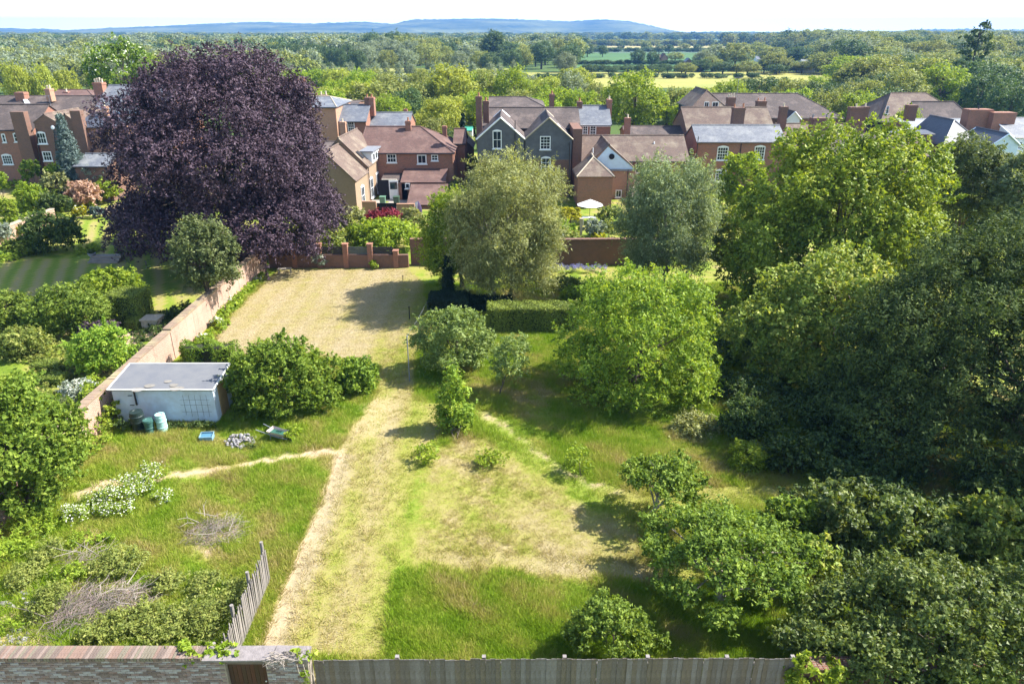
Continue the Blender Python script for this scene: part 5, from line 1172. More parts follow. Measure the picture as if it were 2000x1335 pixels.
def barrel(name, label, u, v, h, r, prof, col, cat, lid=None):
    x, y = G(u, v); e = empty(name, (x, y, 0), 0, label, cat); m_ = plain(name + '_plastic_%d' % u, col, .45, .15, 5)
    q = MB(); q.lathe([(a * r, b * h) for a, b in prof], 22); q.build('body', m_, e, uv=False)
    q = MB(); q.lathe([(r * .93, h + .004), (r * .93, h + .04), (r * .55, h + .045), (r * .5, h + .03)] if lid != 'bung' else [(r * .9, h + .004), (r * .9, h + .05), (r * .5, h + .05), (r * .5, h + .02)], 22); q.build('lid', m_, e, uv=False)
    return e
ribs = [(.80, 0), (.86, .04), (.90, .2), (.96, .22), (.96, .26), (.93, .28), (.97, .5), (1.02, .52), (1.02, .56), (.98, .58), (1.0, .78), (1.05, .80), (1.05, .84), (.97, .86), (.95, 1.0)]
barrel('water_butt', 'tall black green ribbed water butt under the shed downpipe', 274, 842, 1.02, .30, ribs, (.018, .032, .03), 'water butt')
barrel('compost_bin', 'short green fluted compost bin between the two water butts', 295, 847, .72, .24, [(.95, 0), (.8, .25), (.72, .45), (.85, .47), (.86, .52), (.78, .54), (.9, .9), (1.0, .92), (1.0, 1.0)], (.05, .13, .11), 'bin')
barrel('plastic_drum', 'pale mint green plastic drum right of the compost bin', 319, 842, .86, .235, [(.85, 0), (.97, .06), (.95, .26), (1.02, .29), (1.02, .33), (.95, .36), (.95, .62), (1.02, .65), (1.02, .69), (.96, .72), (.94, .93), (.8, 1.0)], (.36, .60, .56), 'drum', 'bung')
x, y = G(405, 858); e = empty('plastic_tub', (x, y, 0), R(5), 'small pale blue plastic tub lying in the grass by the shed', 'tub')
m_ = plain('blue_plastic', (.08, .20, .28), .5, .15)
q = MB(); q.slab([(-.26, -.16, .16), (.26, -.16, .16), (.26, .18, .22), (-.26, .18, .22)], .015); q.build('base', m_, e); q = MB()
q.tube([(-.28, -.18, .22), (.28, -.18, .22), (.28, .2, .28), (-.28, .2, .28), (-.28, -.18, .22)], .025, 6); q.box(-.27, .27, -.18, -.16, .02, .2); q.box(-.27, .27, .18, .20, .02, .26); q.box(-.28, -.26, -.17, .19, .02, .2); q.box(.26, .28, -.17, .19, .02, .2); q.build('rim', plain('pale_blue_rim', (.20, .34, .42), .5), e)
x, y = G(545, 860); e = empty('wheelbarrow', (x, y, 0), R(-18), 'old pale wheelbarrow with green lining standing by the round bush', 'wheelbarrow')
q = MB(); T_ = [(-.42, -.26, .56), (.46, -.22, .5), (.46, .22, .5), (-.42, .26, .56)]; B_ = [(-.3, -.15, .3), (.28, -.13, .27), (.28, .13, .27), (-.3, .15, .3)]
q.v = B_ + T_; q.f = [(0, 3, 2, 1), (0, 1, 5, 4), (1, 2, 6, 5), (2, 3, 7, 6), (3, 0, 4, 7)]; q.m = [0] * 5; q.build('tray', plain('pale_tray', (.50, .42, .38), .7, .3, 4), e)
q = MB(); q.slab([(-.36, -.2, .44), (.38, -.18, .41), (.38, .18, .41), (-.36, .2, .44)], .02); q.build('lining', plain('green_lining', (.03, .11, .08), .6, .3), e)
q = MB(); q.lathe([(.17, 0), (.18, .02), (.18, .06), (.17, .08)], 16); o = q.build('wheel', IRON, e, uv=False); o.rotation_euler = (R(90), 0, 0); o.location = (.52, .04, .18)
for s_ in (-1, 1): q = MB(); q.tube([(.5, s_ * .06, .2), (.1, s_ * .18, .28), (-.95, s_ * .28, .55)], .02, 6); q.tube([(-.25, s_ * .2, .35), (-.32, s_ * .22, .0)], .018, 6); q.build('handle', LEAD, e, uv=False)
def rock(r):
    q = MB(); n, m_ = 6, 4; 
    q.v = [(0, 0, -.7 * r)] ; 
    for i in range(1, m_):
        for j in range(n):
            a = 2 * math.pi * (j + .5 * (i % 2)) / n; s_ = math.sin(math.pi * i / m_) * r * rnd.uniform(.75, 1.2); q.v.append((s_ * math.cos(a), s_ * math.sin(a), -math.cos(math.pi * i / m_) * r * .7 * rnd.uniform(.8, 1.15)))
    q.v.append((0, 0, .7 * r)); top = len(q.v) - 1
    for j in range(n): q.f.append((0, 1 + (j + 1) % n, 1 + j)); q.f.append((top, top - n + j, top - n + (j + 1) % n))
    for i in range(m_ - 2):
        for j in range(n): a = 1 + i * n; j2 = (j + 1) % n; q.f.append((a + j, a + j2, a + n + j2, a + n + j))
    q.m = [0] * len(q.f); return q
STN = [plain('broken_stone_%d' % i, c, .9, .3, 7, .3, 20) for i, c in enumerate(((.28, .27, .27), (.22, .20, .19), (.34, .32, .31)))]
rk = [rock(.11).mesh('stone', STN[i % 3], uv=False) for i in range(9)]
for (u, v, n, sp, lb) in ((470, 862, 75, .62, 'heap of pale broken stones in the shade of the round bush'), (18, 1252, 26, .5, 'small heap of rubble at the lower left edge'), (22, 1172, 12, .4, 'few pale stones lying in weeds at the left edge'), (78, 1180, 14, .35, 'scatter of rubble beside the left bramble')):
    x, y = G(u, v); e = empty('rubble_heap', (x, y, 0), 0, lb, 'rubble')
    for i in range(n):
        a, r_ = rnd.uniform(0, 6.28), sp * rnd.random() ** .6; o = link('stone', rk[rnd.randrange(9)], e, (r_ * math.cos(a) * 1.15, r_ * math.sin(a), .04 + .26 * (1 - (r_ / sp) ** 1.5) * rnd.random() * (n > 40)))
        o.rotation_euler = (rnd.uniform(0, 3), rnd.uniform(0, 3), rnd.uniform(0, 3)); s_ = rnd.uniform(.5, 1.15); o.scale = (s_, s_, s_ * .8)

# twig heaps
def twigs(name, label, u, v, rx, ry, h, n, L, mats, big=6):
    x, y = G(u, v); e = empty(name, (x, y, 0), 0, label, 'brush pile'); q = MB()
    for i in range(n):
        a = rnd.uniform(0, 6.28); r_ = rnd.random() ** .6; c = Vector((r_ * rx * math.cos(a), r_ * ry * math.sin(a), .03 + h * (1 - r_ ** 2) * rnd.random()))
        an = rnd.uniform(0, 6.28); d = Vector((math.cos(an), math.sin(an), rnd.uniform(-.1, .35))); l = L * rnd.uniform(.3, 1)
        m1 = c + d * l * .5 + Vector((rnd.uniform(-.08, .08), rnd.uniform(-.08, .08), rnd.uniform(0, .1))); p2 = c + d * l + Vector((rnd.uniform(-.15, .15), rnd.uniform(-.15, .15), rnd.uniform(-.05, .1)))
        q.tube([c, m1, p2], [.0065, .005, .003], 3, rnd.randrange(len(mats)))
    tag(q.build('twigs', mats, e, uv=False), kind='stuff')
    for i in range(big):
        a = rnd.uniform(0, 6.28); c = Vector((rnd.uniform(-.8, .8) * rx, rnd.uniform(-.8, .8) * ry, .12 + h * .6)); d = Vector((math.cos(a), math.sin(a) * .6, rnd.uniform(0, .25)))
        q = MB(); p1 = c + d * L * .7 + Vector((rnd.uniform(-.15, .15), rnd.uniform(-.15, .15), .08)); p2 = c + d * L * 1.4 + Vector((rnd.uniform(-.2, .2), rnd.uniform(-.2, .2), .1)); q.tube([c, p1, p2], [.016, .011, .005], 5)
        q.tube([p1, p1 + d * L * .3 + Vector((.1, .15, .15))], [.009, .003], 4); q.build('branch', mats[0], e, uv=False)
DW2 = plain('grey_twigs', (.22, .18, .16), .9, .4, 3); DW3 = plain('pinkish_twigs', (.30, .22, .20), .9, .4, 3)
twigs('brush_heap', 'round heap of cut twigs in the grass left of the mown path', 422, 1040, 1.05, .8, .28, 420, .6, [DEADWOOD, DW2, DW3], 7)
twigs('dead_branch_heap', 'large grey tangle of dead branches among the brambles', 240, 1178, 1.2, .85, .35, 480, .75, [DEADWOOD, DW2, DW3], 9)
twigs('dead_branch_heap', 'dark grey tangle of thin dead stems left of the large branch heap', 150, 1195, .8, 1.2, .4, 420, .8, [DW2, DW3], 3)
twigs('dead_branch_heap', 'low pale straw coloured stems standing above the brambles', 170, 1100, .9, .5, .35, 160, .8, [DEADWOOD, DW3], 4)

# brambles, nettles and cow parsley on the rough ground: masses nobody could count
def cover(name, label, blobs, mk, leafpx=4.2, cov=1.3, ratio=.55, flowers=0, clump=.14, cat=None):
    Vs = []; lob = []
    for (u, v, wpx, dpx, h) in blobs:
        x, y = G(u, v); sc = math.hypot(y, 17) / FPX; rx, ry = wpx * sc / 2, dpx * sc / 2 / max(.25, math.sin(math.atan2(17, y)))
        lob += list(bumpy(x, y, h * .35, rx, ry, h * .65, 7, .45, 0))
    lob = np.array(lob); yy = lob[:, 1].mean(); L = leafpx / PXM(math.hypot(yy, 17)); area = np.sum(lob[:, 3] * lob[:, 4]) * 2.6
    n = int(min(cov * area / (L * L * ratio * .5), 90000))
    me = crown_mesh(name, lob, n, L, LM[mk], clump=clump, per=14, ratio=ratio, lo=-.05, flowers=flowers, spread=.6, up=.6, deep=.5); TRIS.append((name, n))
    v = np.empty(len(me.vertices) * 3, np.float32); me.vertices.foreach_get('co', v); v = v.reshape(-1, 3); v[:, 2] = np.maximum(v[:, 2], .02 + .03 * rng.random(len(v))); me.vertices.foreach_set('co', v.ravel())
    return tag(link(name, me), label, None, None, 'stuff')
cover('brambles', 'dark green bramble and nettle mass on the rough ground at lower left', [(330, 1230, 150, 70, .6), (235, 1235, 120, 60, .6), (400, 1215, 110, 90, .6), (400, 1150, 90, 50, .5), (230, 1115, 110, 60, .8), (100, 1190, 70, 70, .8), (60, 1130, 70, 60, .7), (100, 1090, 60, 40, .7), (330, 1150, 60, 40, .6), (445, 1180, 60, 90, .5), (180, 1255, 60, 30, .6), (290, 1200, 60, 40, .5)], 'bramble', 2.8, 1.7, .5, clump=.24)
cover('nettles', 'tall pale green weeds below the field maple', [(60, 1040, 120, 50, .7), (20, 1090, 90, 60, .7), (140, 1130, 80, 40, .5), (180, 1060, 110, 30, .5), (205, 840, 50, 60, .9), (190, 880, 40, 50, .7), (30, 1230, 60, 40, .4)], 'lime', 3.4, 1.3, .35)
cover('cow_parsley', 'frothy white flowering cow parsley in the rough grass', [(235, 980, 110, 40, .8), (262, 965, 110, 34, .95), (300, 938, 70, 22, .9), (225, 1005, 90, 26, .6), (150, 1015, 60, 34, .7), (320, 975, 50, 26, .5), (190, 985, 60, 30, .6)], 'lime', 1.6, 1.25, .8, flowers=.24, clump=.2)
cover('ivy', 'ivy and weeds climbing the wall end beside the shed', [(212, 820, 30, 60, 1.9), (228, 832, 20, 30, 1.5), (190, 800, 24, 60, 1.9), (176, 850, 20, 60, 1.2), (165, 880, 20, 50, .9)], 'lime', 3.2, 2.2, .7)
cover('shed_weeds', 'low weeds along the foot of the white shed', [(245, 840, 40, 14, .6), (350, 838, 60, 10, .35), (400, 836, 60, 10, .4), (500, 872, 60, 14, .2), (275, 850, 60, 14, .25)], 'oak', 3.2, 1.4, .45)
cover('flower_bed', 'mixed green planting at the foot of the left brick wall', [(420, 655, 40, 50, .5), (447, 612, 30, 60, .6), (478, 576, 26, 60, .55), (505, 545, 20, 40, .4), (398, 672, 40, 30, .35)], 'lime', 3.0, 1.6, .4)
cover('flower_bed', 'leafy bed planting along the left side of the striped lawn', [(320, 640, 60, 50, .5), (255, 690, 70, 30, .4), (290, 655, 80, 30, .3), (350, 610, 60, 30, .5)], 'oak', 3.0, 1.2, .4)
cover('rough_growth', 'rough green undergrowth between the left garden trees', [(40, 690, 160, 60, .5), (110, 730, 120, 80, .4), (60, 800, 120, 70, .6), (20, 640, 90, 40, .5), (200, 690, 60, 40, .5), (110, 690, 60, 60, .3)], 'mid', 3.2, 1.2, .5)
cover('undergrowth', 'shaded green undergrowth beneath the right hand trees', [(1500, 900, 160, 60, .8), (1600, 900, 240, 110, 1.4), (1480, 790, 160, 90, 1.4), (1560, 830, 200, 90, 1.6), (1400, 760, 120, 70, .7), (1700, 850, 260, 120, 1.8), (1700, 950, 300, 100, 1.2), (1650, 1100, 200, 100, 1.0), (1850, 1050, 300, 120, 1.5), (1620, 1040, 140, 90, 1.3), (1740, 1020, 200, 90, 1.7), (1560, 1000, 120, 60, .9), (1950, 1000, 200, 120, 1.8), (1640, 960, 160, 60, 1.2), (1500, 820, 150, 60, .9), (1450, 700, 150, 80, .8), (1600, 760, 240, 100, 1.0)], 'oak', 4.0, .9, .5, clump=.25)
cover('garden_shrubbery', 'mixed green shrubbery between the boundary walls and the houses', [(700, 480, 200, 30, 1.2), (1210, 455, 60, 30, 1.0), (1120, 470, 60, 12, .8), (1000, 440, 120, 60, 1.5), (900, 430, 120, 50, 1.5), (1330, 430, 160, 60, 1.5), (1480, 410, 200, 50, 2.0), (1650, 390, 200, 50, 2.0), (1850, 400, 300, 60, 2.0), (890, 380, 60, 40, 1.4), (610, 440, 140, 40, 1.0)], 'mid', 3.0, 1.0, .55, clump=.35)
cover('border_planting', 'mixed leafy border planting in the far left garden', [(100, 400, 180, 60, .9), (60, 360, 140, 40, .9), (220, 380, 60, 60, .8), (30, 440, 90, 50, .8), (30, 500, 60, 30, .5), (180, 490, 60, 16, .5), (270, 492, 90, 14, .7), (110, 350, 180, 40, 1.0), (330, 400, 100, 50, .8)], 'lime', 3.0, 1.1, .5, clump=.3)
for i, (u, v, w, hh, lb) in enumerate(((395, 672, 28, 22, 'nearest white flowering shrub in the border by the brick wall'), (425, 642, 30, 26, 'second white flowering shrub up the border by the brick wall'), (456, 603, 22, 24, 'third white flowering shrub up the border by the brick wall'), (500, 556, 22, 16, 'farthest white flowering shrub in the border by the brick wall'))):
    Y = G(u, v)[1] + .4; f = Fit(u - w / 2, v - hh, u + w / 2, v, Y)
    make_tree('flowering_shrub', lb, 'shrub', f, LM['lime'], k=8, fl=.4, leafpx=2.8, cov=1.8, clump=.12, per=12, r0=.02, multi=3, flowers=.55, n_limbs=5)
x0_, y0_ = G(1085, 534); x1_, _ = G(1180, 534)
lob = np.array([l for i in range(9) for l in bumpy(x0_ + (x1_ - x0_) * i / 8, y0_ + .4 + .3 * math.sin(i * 2), .3, .32, .3, .3, 5, .5, 0)])
me = crown_mesh('violet_flowers', lob, 5200, .09, LM['silver'], clump=.15, per=8, ratio=.3, lo=0); me.materials.append(FLOWER_B)
mi = (rng.random(len(me.polygons)) < .5).astype(np.int32); zz = np.empty(len(me.polygons) * 3, np.float32); me.polygons.foreach_get('center', zz); mi[zz.reshape(-1, 3)[:, 2] < .35] = 0; me.polygons.foreach_set('material_index', mi)
tag(link('violet_flowers', me), 'band of violet blue flowers at the foot of the dark brick wall', None, None, 'stuff')

# ------------------------------------------------------------------ small things on the lawns
x, y = G(1151, 432); 
e = empty('parasol', (x, y, 0), 0, 'open white garden parasol in front of the brick house', 'parasol')
r_ = 26 * y / FPX * 1.02; zt = DZ(389, y); q = MB()
for i in range(8):
    a, b = 2 * math.pi * (i + .5) / 8, 2 * math.pi * (i + 1.5) / 8; q.slab([(0, 0, zt), (r_ * math.cos(a), r_ * math.sin(a), zt - .55), (r_ * math.cos(b), r_ * math.sin(b), zt - .55)], .02)
q.build('canopy', plain('canvas', (.80, .78, .72), .8, .05), e); q = MB(); q.tube([(0, 0, 0), (0, 0, zt + .08)], .025, 8); q.build('pole', WOOD_GREY, e)
q = MB()
for i in range(8): a = 2 * math.pi * (i + .5) / 8; q.tube([(0, 0, zt - .04), (r_ * math.cos(a), r_ * math.sin(a), zt - .58)], .012, 4)
q.build('ribs', WOOD_GREY, e); q = MB(); q.lathe([(.28, 0), (.28, .08), (.05, .14)], 16); q.build('base', STONE, e, uv=False)
def table(name, label, u, v, w, d, h, mat, cat):
    x, y = G(u, v); e = empty(name, (x, y, 0), R(8), label, cat); q = MB()
    for i in range(5): q.box(-w / 2, w / 2, -d / 2 + d / 5 * i, -d / 2 + d / 5 * (i + 1) - .01, h - .03, h)
    q.build('tabletop' if cat != 'bench' else 'seat', mat, e)
    for sx in (-1, 1):
        for sy in (-1, 1): q = MB(); q.box(sx * (w / 2 - .06) - .025, sx * (w / 2 - .06) + .025, sy * (d / 2 - .06) - .025, sy * (d / 2 - .06) + .025, 0, h - .031); q.build('leg', mat, e)
table('garden_table', 'small pale garden table under the white parasol', 1149, 438, 1.3, .8, .72, WHITE, 'table')
table('garden_bench', 'old stone coloured bench in the far left corner of the lawn', 557, 535, 1.0, .45, .45, WOOD_GREY, 'bench')
x, y = G(1134, 464); e = empty('brick_post', (x, y, 0), 0, 'slender pale post standing beside the golden shrub', 'post'); q = MB(); q.box(-.12, .12, -.12, .12, 0, DZ(428, y)); q.build('shaft', STONE, e); q = MB(); z = DZ(428, y); q.box(-.16, .16, -.16, .16, z + .001, z + .08); q.build('cap', STONE, e)
def pole(name, label, u, vb, vt, r, mat, cat='post'):
    x, y = G(u, vb); q = MB(); q.tube([(0, 0, 0), (.01, 0, DZ(vt, y))], r, 8); q.lathe([(r * 1.6, 0), (r * 1.6, .04), (r, .06)], 8, (.01, 0, DZ(vt, y) - .05)); return tag(q.build(name, mat, None, uv=False, loc=(x, y, 0)), label, cat)
pole('clothes_post', 'thin grey metal clothes post beside the small apple tree', 800, 744, 656, .028, LEAD)
pole('clothes_post', 'dark far clothes post standing in the tree shadow on the lawn', 800, 623, 598, .035, IRON)
pole('clothes_post', 'pale clothes post at the corner of the dark yew block', 836, 618, 588, .03, LEAD)
pole('iron_stake', 'short dark stake at the far end of the lawn', 787, 548, 538, .03, IRON)
a = G(800, 744); b = G(836, 618); q = MB(); za, zb_ = DZ(656, a[1]), DZ(588, b[1]); q.tube([(a[0], a[1], za), ((a[0] + b[0]) / 2, (a[1] + b[1]) / 2, (za + zb_) / 2 - .1), (b[0], b[1], zb_)], .006, 5); tag(q.build('clothes_line', LEAD, None, uv=False), 'white clothes line sagging between the metal posts', 'clothes line')
x, y = G(205, 512); e = empty('garden_steps', (x, y, 0), 0, 'shaded stone steps between the two green lawns', 'steps')
for i in range(3): q = MB(); q.box(-1.2, 1.2, -.35 + i * .33, .9, i * .14 + .002, (i + 1) * .14); q.build('step', plain('step_stone_%d' % i, (.26, .22, .18), .9, .3), e)
for u, lb in ((182, 'left grey planted urn beside the garden steps'), (237, 'right grey planted urn beside the garden steps')):
    x, y = G(u, 508); e = empty('stone_urn', (x, y, 0), 0, lb, 'urn'); q = MB(); q.lathe([(.2, 0), (.2, .08), (.1, .12), (.1, .2), (.26, .45), (.32, .62), (.26, .62), (.22, .5)], 16); q.build('bowl', plain('urn_stone_%d' % u, (.30, .30, .34), .8), e, uv=False)
    me = crown_mesh('plant', bumpy(0, 0, .75, .3, .3, .25, 6, .4), 700, .1, LM['oak'], clump=.1, per=8); link('plant', me, e)
x, y = G(300, 640); q = MB(); q.box(-.5, .5, -.4, .5, 0, .62); q.box(-.56, .56, -.46, .56, .622, .70); tag(q.build('stone_block', STONE, None, loc=(x, y, 0)), 'square pale stone block beside the left flower bed', 'stone block')

# ------------------------------------------------------------------ grass blades (one mass per kind, instanced over points)
def scatter(name, label, P, proto, scl, mat, attr=None):
    n = len(P); me = bpy.data.meshes.new(name); me.vertices.add(n); me.vertices.foreach_set('co', P.astype(np.float32).ravel()); me.update()
    a = me.attributes.new('scl', 'FLOAT_VECTOR', 'POINT'); a.data.foreach_set('vector', scl.astype(np.float32).ravel())
    a = me.attributes.new('rot', 'FLOAT_VECTOR', 'POINT'); rt = np.zeros((n, 3), np.float32); rt[:, 2] = rng.uniform(0, 6.28, n); a.data.foreach_set('vector', rt.ravel())
    for k, v in (attr or {}).items(): a = me.attributes.new(k, 'FLOAT', 'POINT'); a.data.foreach_set('value', v.astype(np.float32))
    if mat: me.materials.append(mat)
    o = link(name, me); tag(o, label, None, None, 'stuff')
    g = bpy.data.node_groups.new('scatter_' + name, 'GeometryNodeTree'); g.interface.new_socket('Geometry', in_out='INPUT', socket_type='NodeSocketGeometry'); g.interface.new_socket('Geometry', in_out='OUTPUT', socket_type='NodeSocketGeometry')
    gi = g.nodes.new('NodeGroupInput'); go = g.nodes.new('NodeGroupOutput'); mp = g.nodes.new('GeometryNodeMeshToPoints'); ip = g.nodes.new('GeometryNodeInstanceOnPoints'); ob = g.nodes.new('GeometryNodeObjectInfo'); ob.inputs['Object'].default_value = proto
    s_ = g.nodes.new('GeometryNodeInputNamedAttribute'); s_.data_type = 'FLOAT_VECTOR'; s_.inputs['Name'].default_value = 'scl'
    r_ = g.nodes.new('GeometryNodeInputNamedAttribute'); r_.data_type = 'FLOAT_VECTOR'; r_.inputs['Name'].default_value = 'rot'
    L = g.links.new; L(gi.outputs[0], mp.inputs['Mesh']); L(mp.outputs[0], ip.inputs['Points']); L(ob.outputs['Geometry'], ip.inputs['Instance']); L(s_.outputs[0], ip.inputs['Scale']); L(r_.outputs[0], ip.inputs['Rotation']); L(ip.outputs[0], go.inputs[0])
    md = o.modifiers.new('scatter', 'NODES'); md.node_group = g
    return o
def blade_mat():
    m, n, l = newmat('grass_blades'); at = N(n, 'ShaderNodeAttribute', attribute_name='dry'); at.attribute_type = 'INSTANCER'
    rv = N(n, 'ShaderNodeAttribute', attribute_name='rv'); s = math_(n, l, 'MULTIPLY_ADD', rv.outputs['Fac'], .35); s.node.inputs[2].default_value = -.17
    d = math_(n, l, 'ADD', at.outputs['Fac'], s)
    r = ramp(n, [(0.0, (.19, .31, .012)), (.25, (.29, .39, .03)), (.5, (.38, .39, .07)), (.75, (.42, .34, .115)), (1.0, (.58, .48, .27))]); l.new(d, r.inputs[0])
    p = N(n, 'ShaderNodeBsdfPrincipled', i_Roughness=.6); p.inputs['Specular IOR Level'].default_value = .25; l.new(r.outputs[0], p.inputs['Base Color'])
    t = N(n, 'ShaderNodeBsdfTranslucent'); l.new(r.outputs[0], t.inputs[0]); mx = N(n, 'ShaderNodeMixShader'); mx.inputs[0].default_value = .4
    l.new(p.outputs[0], mx.inputs[1]); l.new(t.outputs[0], mx.inputs[2]); o = N(n, 'ShaderNodeOutputMaterial'); l.new(mx.outputs[0], o.inputs[0]); return m
BLADE = blade_mat()
def tuft(n, h, r, lean):
    V = []; rv = []
    for i in range(n):
        a, q_ = rng.uniform(0, 6.28), rng.random() ** .7 * r; b = rng.uniform(0, 6.28); hh = h * rng.uniform(.6, 1.15); w = .011
        base = np.array([q_ * math.cos(a), q_ * math.sin(a), 0]); side = np.array([math.cos(b), math.sin(b), 0]) * w; tip = base + np.array([math.cos(a) * lean * hh * rng.uniform(.3, 1), math.sin(a) * lean * hh * rng.uniform(.3, 1), hh])
        V += [base - side, base + side, tip]; rv.append(rng.random())
    return bpy.data.objects.new('grass_tuft', np_mesh('grass_tuft', np.array(V), np.arange(len(V)).reshape(-1, 3), BLADE, {'rv': ('FACE', np.array(rv))}))
def grass_points(n, x0, x1, y0, y1, power=1.0):
    y = y0 + (y1 - y0) * rng.random(n) ** 1.35; x = rng.uniform(x0, x1, n); z = zones(x, y); keep = rng.random(n) < z['tall'] ** power * (1 - .8 * z['soil']); return x[keep], y[keep], {k: v[keep] for k, v in z.items()}
gxp, gyp, gz_ = grass_points(210000, -18.8, 24, 14.4, 50)
hgt = (.55 + .35 * rng.random(len(gxp)) + .22 * vnoise(gxp, gyp, 1.5, 6)) * (1 - .55 * gz_['sq']); scl = np.stack([hgt * .8 + .5, hgt * .8 + .5, np.clip(hgt, .25, 1.5)], 1)
scatter('long_grass', 'long rough meadow grass around the mown path', np.stack([gxp, gyp, 0 * gxp - .01], 1), tuft(14, .26, .13, .7), scl, BLADE, {'dry': gz_['dry'] + .05 * rng.normal(0, 1, len(gxp))})
n = 60000; yy = 14.4 + 40 * rng.random(n) ** 1.2; xx = rng.uniform(-18, 10, n); z = zones(xx, yy); kp = rng.random(n) < np.maximum(z['path'], z['diag']) * (1 - z['soil']); xx, yy = xx[kp], yy[kp]; dd = z['dry'][kp]
dd = dd - .35 * (rng.random(len(dd)) < .2)
n = 45000; ly = 34 + 20 * rng.random(n); lx = rng.uniform(-19, -3, n); z = zones(lx, ly); kp = rng.random(n) < z['lawn']; lx, ly = lx[kp], ly[kp]
scatter('lawn_grass', 'short straw coloured mown grass of the walled lawn', np.stack([lx, ly, 0 * lx - .01], 1), tuft(10, .045, .16, 1.4), np.ones((len(lx), 3)) * rng.uniform(.7, 1.3, (len(lx), 1)), BLADE, {'dry': np.clip(z['dry'][kp] + .22 + rng.normal(0, .10, len(lx)) - .35 * (rng.random(len(lx)) < .06), 0, 1.2)})
scatter('short_grass', 'short mown grass with scattered clover on the path', np.stack([xx, yy, 0 * xx - .01], 1), tuft(12, .05, .12, 1.3), np.ones((len(xx), 3)) * rng.uniform(.7, 1.3, (len(xx), 1)), BLADE, {'dry': np.clip(dd, 0, 1.2)})

# ------------------------------------------------------------------ woods, fields and far trees
def proto(mk, n, L, seed, shape=(.42, .42, .46), k=14, fl=.36, cz=.54, clump=.1, lo=-.85, ratio=.7, hang=0, bark=BARK):
    lob = bumpy(0, 0, cz, *shape, k, fl, -.6); V0 = crown_mesh('tree', lob, n, L, LM[mk], clump=clump, per=12, ratio=ratio, lo=lo, hang=hang, spread=.55)
    q = MB(); q.tube([(0, 0, -.02), (.01, .01, cz * .6), (0, 0, cz * 1.3)], [.035, .028, .01], 5)
    for i in range(5): l = lob[1 + i]; q.tube([(0, 0, cz * (.4 + .1 * i)), (l[0] * .8, l[1] * .8, l[2])], [.015, .005], 4)
    tm = q.mesh('t', bark, uv=False)
    import bmesh
    b = bmesh.new(); b.from_mesh(V0); lay = b.faces.layers.float.get('rv'); n0 = len(b.faces); b.from_mesh(tm); b.faces.ensure_lookup_table()
    for f_ in b.faces[n0:]: f_.material_index = 1
    me = bpy.data.meshes.new('tree'); b.to_mesh(me); b.free(); me.materials.append(LM[mk]); me.materials.append(bark); return me
PR = {}
for kind, mk, shp in (('oak', 'far_dark', (.46, .46, .44)), ('round', 'far_mid', (.46, .46, .45)), ('lime', 'far_lime', (.44, .44, .46)), ('willow', 'far_grey', (.44, .44, .46)), ('green', 'lime', (.46, .46, .46)), ('slim', 'far_grey', (.22, .22, .48)), ('tall', 'far_dark', (.30, .30, .48))):
    PR[kind] = [proto(mk, 9000 if kind != 'slim' else 3000, .034, i, shp, 20, .33, clump=.075) for i in range(2)]
    PR[kind + '_far'] = [proto(mk, 1300, .085, i, shp, 9, .42, clump=.12)]
NAMES = {'oak': 'oak_tree', 'round': 'broadleaf_tree', 'lime': 'lime_tree', 'willow': 'willow_tree', 'green': 'broadleaf_tree', 'slim': 'poplar_tree', 'tall': 'poplar_tree'}
NT = [0]
def far_tree(u, vt, Y, wpx, kind, label, group=None, low=False, name=None):
    x, zt = D(u, vt, Y); zt = max(zt, 2.5); w = wpx * Y / FPX
    me = rnd.choice(PR[kind + ('_far' if low else '')]); o = bpy.data.objects.new(name or NAMES[kind], me); COL.objects.link(o)
    o.location = (x, Y, -.02 * zt); sxy = w / .95; sxy = w / {'slim': .46, 'tall': .64}.get(kind, .95)
    o.scale = (sxy, sxy, zt * 1.0); o.rotation_euler = (0, 0, rnd.uniform(0, 6.28)); tag(o, label, 'tree', group); NT[0] += 1; return o
